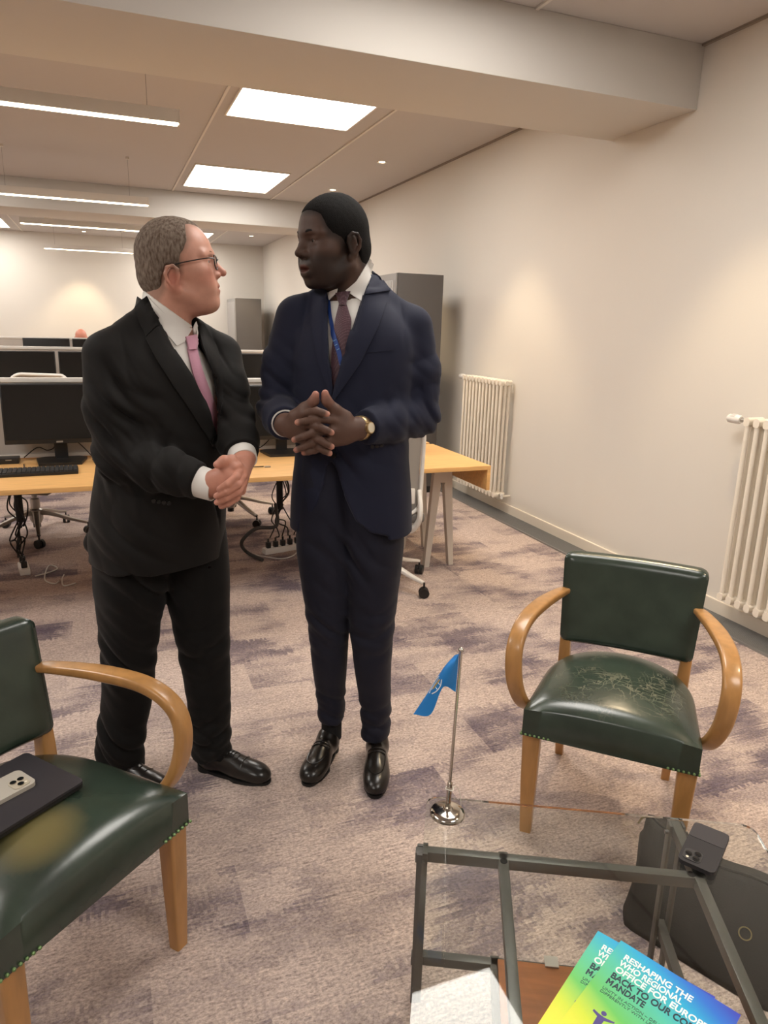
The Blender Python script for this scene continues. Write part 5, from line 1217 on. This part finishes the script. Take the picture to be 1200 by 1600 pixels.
# ------------------------------------------------------------------ the man in the black suit
def man_black():
    m = Man((.12, 2.28), 'greying man in a black suit, pink tie and glasses, hands clasped, looking right'); L = m.L
    BLK = fabric('black_cloth', '#141211', rough=.72, sheen=.05); BLKT = fabric('black_trouser', '#100f0f', rough=.8, sheen=.05)
    yaw = math.atan2(.75, .66)                     # his left-right axis in the local frame
    hd = Head((0, 0, 0), _n([.985, .17, 0]), R(7), 1.09); ear = L(270, 437, -.07); hd.c = ear-hd.s*(hd.Lf*-.082+hd.F*-.006+hd.U*-.017)
    neck = np.array([.045, .01, 1.455])
    sR, eR, wR = np.array([-.072, -.125, 1.418]), L(188, 712, -.17), L(326, 757, -.225)
    sL, eL, wL = np.array([.185, .14, 1.415]), L(362, 655, .02), L(380, 716, -.135)
    S = SDF(); hd.build(S, neck, .062, open_mouth=.001, jaw=1.05, lips=.9, nose=1.02, ear_u=-.019)
    e = hd.ell; e(S, (.045, 0, -.085), (.04, .04, .022), k=.03)                       # soft under-chin
    S.loft([(.85, .0, 0, .11, .08), (1.1, .03, 0, .14, .12), (1.38, .045, 0, .15, .095), (1.44, .05, .0, .11, .07), (1.48, .05, .0, .06, .05)], yaw, k=.05)
    S.chain([sR, eR, wR], [.045, .036, .031], k=.03); S.chain([sL, eL, wL], [.045, .036, .031], k=.03)
    for a, b, c in (((-.07, -.05, .8), (-.10, -.02, .47), (-.15, .0, .10)), ((.09, .05, .8), (.12, .04, .47), (.14, .0, .10))): S.chain([a, b, c], [.06, .04, .03], k=.03)
    # near (right) hand, its back towards us; far (left) hand folded over it
    kR = [(355, 735, -.262), (362, 743, -.272), (364, 754, -.274), (359, 765, -.268)]; tips = []
    for q_ in kR: S.cone(wR, L(*q_), .026, .014, k=.018)
    S.ell((wR+sum(L(*q_) for q_ in kR)/4)/2, (.036, .022, .036), k=.02)
    for f in ([(355, 735, -.262), (366, 730, -.262), (374, 727, -.248)], [(364, 754, -.270), (374, 760, -.262), (378, 768, -.245)]): S.chain([L(*q_) for q_ in f], [.0125, .0115, .0098], k=.006)
    kL = [(375, 732, -.232), (380, 742, -.236), (379, 754, -.236), (374, 763, -.232)]
    for q_ in kL: S.cone(wL, L(*q_), .026, .0135, k=.018)
    for f in ([kL[0], (369, 745, -.292), (356, 756, -.306), (343, 764, -.300)], [kL[1], (372, 757, -.294), (355, 768, -.303), (338, 775, -.292)], [kL[2], (372, 768, -.286), (355, 778, -.292), (339, 785, -.280)], [kL[3], (370, 777, -.272), (357, 786, -.274), (346, 791, -.264)]):
        p = [L(*q_) for q_ in f]; S.chain(p, [.0122, .0112, .0104, .0088], k=.0022); tips.append((p[-1], _n(p[-1]-p[-2])))
    t = [L(*q_) for q_ in ((373, 723, -.19), (362, 720, -.245), (350, 720, -.268), (339, 726, -.275))]; S.chain(t, [.017, .0150, .0130, .0105], k=.012); tips.append((t[-1], _n(t[-1]-t[-2])))
    V, Fq = S.mesh((-.36, -.40, .05), (.40, .30, 1.86), .0032)
    body = np_obj('body', V, Fq, skin_mat('skin_pale', .45), m.root)
    col, q = hd.tone(V, lin('#c6937f'), lin('#a8584e'))
    red = np.clip(1.2-np.linalg.norm((q-np.array([.075, -.045, -.015]))/np.array([.035, .03, .03]), axis=1), 0, 1)*.5+np.clip(1.2-np.linalg.norm((q-np.array([.11, 0, -.005]))/np.array([.02, .02, .022]), axis=1), 0, 1)*.6
    earz = np.clip(1.3-np.linalg.norm((q-np.array([-.004, -.08, -.017]))/np.array([.022, .02, .035]), axis=1), 0, 1)*.6
    r_ = np.clip(red+earz, 0, .8)[:, None]; col = col*(1-r_)+np.array(lin('#bb6a58'))*r_
    col[V[:, 2] < 1.3] = np.array(lin('#c58c78'))
    for t_, d_ in tips:
        w_ = np.clip(1.8-np.linalg.norm(V-t_, axis=1)/.009, 0, 1)[:, None]*.6; col = col*(1-w_)+np.array(NAIL_A)*w_
    HPOLY = [(.030, .2), (.040, .135), (.048, .110), (.046, .080), (.034, .060), (.020, .045), (.014, .005), (.004, .010), (-.002, .022), (-.022, .020), (-.033, -.005), (-.036, -.035), (-.055, -.060), (-.13, -.06), (-.15, .2)]; HFR = lambda l: -.03*np.maximum(0, .04-l)/.04
    col = hd.fade(col, V, HPOLY, HFR, lin('#7d6656'), .014, .6)
    vcol(body, col)
    hd.eyes(m, iris='#4d5a60', white='#d8cfc6', brow='#8a6a52', brow_r=.0026)
    HAIR = M('hair_grey_brown', '#4f3d2e', .85, col2='#84766a', vscale=160, bump=.5, bscale=600)
    HAIR.node_tree.nodes['Mapping'].inputs['Scale'].default_value = (1, 1, .35)
    hd.hair(m, HPOLY, HAIR, thick=.0042, noise=.0009, front=HFR, dens=190)
    # glasses
    GM = M('glasses_dark', '#1d1a19', .35); gl = empty('eyeglasses'); gl.parent = m.root
    rims = []
    for q_ in (-1, 1):
        ring = [hd.p(.1085-.10*abs(q_*.035+x)*.55-.0, q_*.035+x, .020+z) for x, z in rrect(.050, .036, .012, 4)]
        TUBE('rim', ring, .0014*hd.s, GM, gl, n=6, raw=True, closed=True)
        V_ = [Vector(p) for p in ring]; c_ = sum(V_, Vector())/len(V_); nrm = Vector(hd.F)*.0005; n_v = len(V_)
        mesh_obj('lens', [c_+nrm]+[v+nrm for v in V_]+[c_-nrm]+[v-nrm for v in V_], [(0, i+1, (i+1) % n_v+1) for i in range(n_v)]+[(n_v+1, n_v+2+(i+1) % n_v, n_v+2+i) for i in range(n_v)], lens_mat(), gl)
        TUBE('temple_arm', [hd.p(.1055, q_*.062, .028), hd.p(.088, q_*.074, .029), hd.p(.045, q_*.0815, .025), hd.p(.008, q_*.0835, .020), hd.p(-.012, q_*.084, .012), hd.p(-.024, q_*.080, -.005)], .0017*hd.s, GM, gl, n=6)
    TUBE('bridge', [hd.p(.107, -.010, .026), hd.p(.112, 0, .030), hd.p(.107, .010, .026)], .0014*hd.s, GM, gl, n=6)
    # ---- shirt
    S = SDF(); S.loft([(1.0, .03, 0, .16, .135), (1.25, .04, 0, .17, .128), (1.38, .045, .0, .165, .108), (1.45, .05, .0, .10, .085), (1.48, .05, 0, .07, .07)], yaw, k=.03)
    up = _n(hd.p(-.03, 0, -.05)-neck); S.cone(neck-up*.04, neck+up*.14, .077, .0745, k=.012)
    cb = L(231, 459, .05); cf = L(300, 510, -.045); side = _n([.25, -.97, 0]); nn = np.cross(cb-cf, side); nn = nn if nn[2] > 0 else -nn; S.half((cb+cf)/2+[0, 0, .002], nn, k=.003)
    V, Fq = S.mesh((-.3, -.3, .95), (.36, .3, 1.70), .0045); shirt = np_obj('shirt', V, Fq, SHIRT, m.root)
    # ---- jacket
    S = SDF(); S.loft([(.79, -.005, .0, .205, .185), (.90, .005, .0, .208, .186), (1.02, .02, .0, .200, .178), (1.13, .032, .0, .190, .166), (1.26, .042, .0, .196, .156), (1.38, .046, .0, .200, .136), (1.44, .046, .0, .165, .112), (1.485, .045, .005, .105, .09), (1.52, .042, .01, .078, .080)], yaw, k=.03)
    ax_ = np.array([.66, .75, 0])
    for s_, e_, w_, t in ((sR, eR, wR, -1), (sL, eL, wL, 1)):
        S.cone(np.array([.045, .005, 1.535])+ax_*t*.050, s_+[0, 0, .014], .034, .054, k=.03)
        d = _n(w_-e_); S.chain([s_, s_*.5+e_*.5+np.array([-.010, -.006, 0])*(1 if t < 0 else 0), e_], [.068, .067, .065], k=.025); S.chain([e_, e_*.45+w_*.55, w_-d*.03], [.066, .060, .052], k=.02)
    jc = L(224, 468, .05); jf = L(300, 530, -.06); nj = np.cross(jc-jf, side); nj = _n(nj if nj[2] > 0 else -nj); pj = (jc+jf)/2-nj*.002
    cone_cut(S, neck-up*.04, neck+up*.14, .100, .088, pj, nj)
    S.cone(L(172, 772, .05), L(150, 848, .06), .022, .030, k=.04); S.cone(L(150, 848, .06), L(180, 870, .02), .028, .03, k=.04)       # flared back vent
    for w_, e_, back in ((wR, eR, .030), (wL, eL, .022)):
        d = _n(w_-e_); p = w_-d*back
        def fn(P, d=d, p=p):
            t = (P-p)@d; r = np.linalg.norm(P-p-t[..., None]*d, axis=-1); return np.maximum(np.maximum(-t, r-.075), t-.055)
        S.add(fn, p+d*.03, .10, 's', .003)
    front_cut(m, S, [(227, 455), (249, 502), (273, 550), (297, 587), (327, 646), (338, 698), (343, 657), (342, 615), (336, 590), (314, 539), (308, 500), (300, 450)], .06, .005)
    front_cut(m, S, [(331, 772), (338, 800), (346, 836), (354, 858), (372, 880), (376, 780)], -.02, .006)
    for t in ((eR, (.9, 0, .4), (0, 0, 1), .0055, 85, .10, .3), (sR*.45+eR*.55+np.array([.03, -.05, 0]), (.5, 0, 1), (1, 0, 0), .0045, 75, .09, 1.), (eR*.5+wR*.5, (1, 0, .2), (0, 0, 1), .0045, 75, .09, 2.), (sR*.75+eR*.25+np.array([.04, -.05, 0]), (.8, 0, .8), (1, 0, 0), .0028, 70, .08, 0.), (eL, (.3, 0, 1), (1, 0, 0), .005, 85, .09, 1.), (np.array([.05, -.14, 1.12]), (.5, 0, 1), (1, 0, 0), .004, 50, .13, 0.), (np.array([-.05, -.14, .9]), (1, 0, .4), (0, 0, 1), .004, 40, .14, 1.)):
        fn, c, r = wrinkle(*t); S.fun(fn, c, r)
    for s_, t in ((sR, -1), (sL, 1)):
        fn, c, r = seam(s_-ax_*t*.028+np.array([0, -.02, 0]), ax_+np.array([0, 0, t*.12]), .13); S.fun(fn, c, r)
    V, Fq = S.mesh((-.36, -.38, .74), (.42, .34, 1.60), .0048); jac = np_obj('jacket', V, Fq, BLK, m.root)
    bvj = m.bvh(jac); bvs = m.bvh(shirt, body)
    m.strip('lapel', [(252, 505), (273, 550), (297, 587), (327, 646), (337, 694)], [(228, 530), (243, 560), (268, 600), (303, 652), (334, 702)], bvj, BLK, .003, .006, 34, 10)
    m.strip('collar', [(229, 462), (240, 485), (250, 503)], [(212, 482), (217, 502), (229, 526)], bvj, BLK, .001, .005, 20, 8)
    m.strip('lapel', [(309, 505), (315, 539), (336, 590), (342, 640)], [(318, 508), (337, 540), (350, 585), (346, 650)], bvj, BLK, .001, .004, 30, 8)
    m.strip('shirt_collar', [(232, 463), (258, 491), (286, 508), (298, 514)], [(245, 498), (262, 524), (275, 541), (288, 533)], bvs, SHIRT, .002, .004, 22, 8)
    m.strip('shirt_collar', [(300, 514), (305, 504), (307, 502)], [(304, 536), (309, 534), (311, 520)], bvs, SHIRT, .002, .004, 10, 6)
    TIE = tie_mat('pink_tie', '#c78fa4', '#d9a6b8', 420)
    m.strip('tie', [(291, 545), (300, 585), (320, 638), (337, 696)], [(305, 544), (314, 578), (334, 634), (342, 678)], bvs, TIE, .003, .005, 30, 8, bulge=.003)
    m.strip('tie_knot', [(287, 527), (290, 537), (292, 548)], [(307, 522), (307, 534), (304, 547)], bvs, TIE, .006, .006, 10, 8, bulge=.006)
    d = _n(wR-eR); cuff(m, 'shirt_cuff', wR-d*.06, wR+d*.020, .0455, .043, SHIRT); d = _n(wL-eL); cuff(m, 'shirt_cuff', wL-d*.05, wL+d*.010, .042, .040, SHIRT)
    for k in range(4):
        (h, nn, *_), d = m.cast(bvj, 240+8*k, 783+1.2*k)
        if h: CYL('sleeve_button', h-nn*.001, h+nn*.003, .0058, M('button_black', '#0c0b0b', .3), m.root, n=14)
    # ---- trousers
    S = SDF()
    aL_ = m.W((.245, 2.245, 0)); aR_ = m.W((-.045, 2.30, 0))
    S.loft([(.03, aR_[0], aR_[1], .070, .080), (.14, aR_[0]+.005, aR_[1], .072, .082), (.30, -.13, -.01, .078, .086), (.45, -.112, -.025, .082, .092), (.58, -.098, -.035, .092, .104), (.72, -.08, -.048, .108, .122), (.86, -.055, -.055, .118, .135), (1.0, -.02, -.05, .11, .13)], yaw, k=.02)
    S.loft([(.060, aL_[0]+.012, aL_[1], .060, .072), (.14, aL_[0]+.010, aL_[1], .060, .070), (.30, .135, .02, .070, .078), (.45, .122, .033, .080, .088), (.58, .112, .040, .090, .102), (.72, .098, .05, .106, .118), (.86, .075, .055, .118, .135), (1.0, .06, .05, .11, .13)], yaw, k=.02)
    for t in ((np.array([-.11, -.12, .47]), (.4, 0, 1), (1, 0, 0), .004, 60, .12, 0.), (np.array([.12, -.06, .47]), (-.4, 0, 1), (1, 0, 0), .004, 60, .11, 1.5), (np.array([aR_[0], aR_[1]-.08, .12]), (.3, 0, 1), (1, 0, 0), .007, 62, .12, .4), (np.array([aL_[0], aL_[1]-.07, .14]), (-.3, 0, 1), (1, 0, 0), .006, 70, .11, 2.), (np.array([0, -.15, .72]), (.6, 0, 1), (1, 0, 0), .005, 45, .14, 0.)):
        fn, c, r = wrinkle(*t); S.fun(fn, c, r)
    V, Fq = S.mesh((-.34, -.28, .02), (.34, .28, 1.05), .0055); np_obj('trousers', V, Fq, BLKT, m.root)
    shoe(m, m.W((.213, 2.270, 0)), m.W((.428, 2.090, 0)), SHOE, 'oxford'); shoe(m, m.W((-.10, 2.33, 0)), m.W((.10, 2.12, 0)), SHOE, 'oxford')
    return m
def lens_mat():
    if 'spectacle_lens' in MATS: return MATS['spectacle_lens']
    m = bpy.data.materials.new('spectacle_lens'); m.use_nodes = True; b = m.node_tree.nodes['Principled BSDF']; b.inputs['Transmission Weight'].default_value = 1; b.inputs['Roughness'].default_value = 0; b.inputs['IOR'].default_value = 1.05; MATS['spectacle_lens'] = m; return m
man_navy(); man_black()

# ------------------------------------------------------------------ the person seated far behind
def seated():
    g = empty('person', (-.30, 11.28, 0), 0, label='bald person seated behind the far desk screen, only the crown showing', cat='person')
    m = type('q', (), {})(); m.root = g
    hd = Head((0, -.02, 1.245), (0, -1, 0), R(-14), 1.0); S = SDF(); hd.build(S, np.array([0, .04, 1.10]))
    S.loft([(.50, 0, 0, .16, .11), (.75, 0, 0, .15, .11), (.98, 0, .02, .18, .11), (1.06, 0, .03, .13, .08), (1.12, 0, .04, .06, .055)], k=.05)
    for t in (-1, 1):
        S.chain([(t*.18, .03, 1.02), (t*.23, -.08, .80), (t*.12, -.30, .775)], [.052, .042, .032], k=.03); S.cone((t*.12, -.30, .775), (t*.10, -.40, .765), .034, .026, k=.02)
        for j in range(4): S.chain([(t*.10+(j-1.5)*.02, -.39, .768), (t*.10+(j-1.5)*.023, -.45, .762), (t*.10+(j-1.5)*.023, -.48, .750)], [.011, .010, .008], k=.005)
        S.chain([(t*.07, -.36, .77), (t*.045, -.41, .762), (t*.035, -.44, .755)], [.015, .012, .009], k=.008)
        S.chain([(t*.09, .0, .57), (t*.11, -.40, .56), (t*.11, -.38, .09)], [.09, .062, .045], k=.04); S.chain([(t*.11, -.36, .06), (t*.12, -.55, .04)], [.045, .038], k=.03)
    V, Fq = S.mesh((-.36, -.66, -.02), (.36, .24, 1.5), .008); b = np_obj('body', V, Fq, skin_mat('skin_seated', .4), g)
    col = np.tile(np.array(lin('#d08a74')), (len(V), 1)); col[V[:, 2] < 1.07] = lin('#3b4250'); col[(V[:, 1] < -.33) & (V[:, 2] > .7)] = lin('#d08a74'); vcol(b, col)
    hd.eyes(m)
seated()
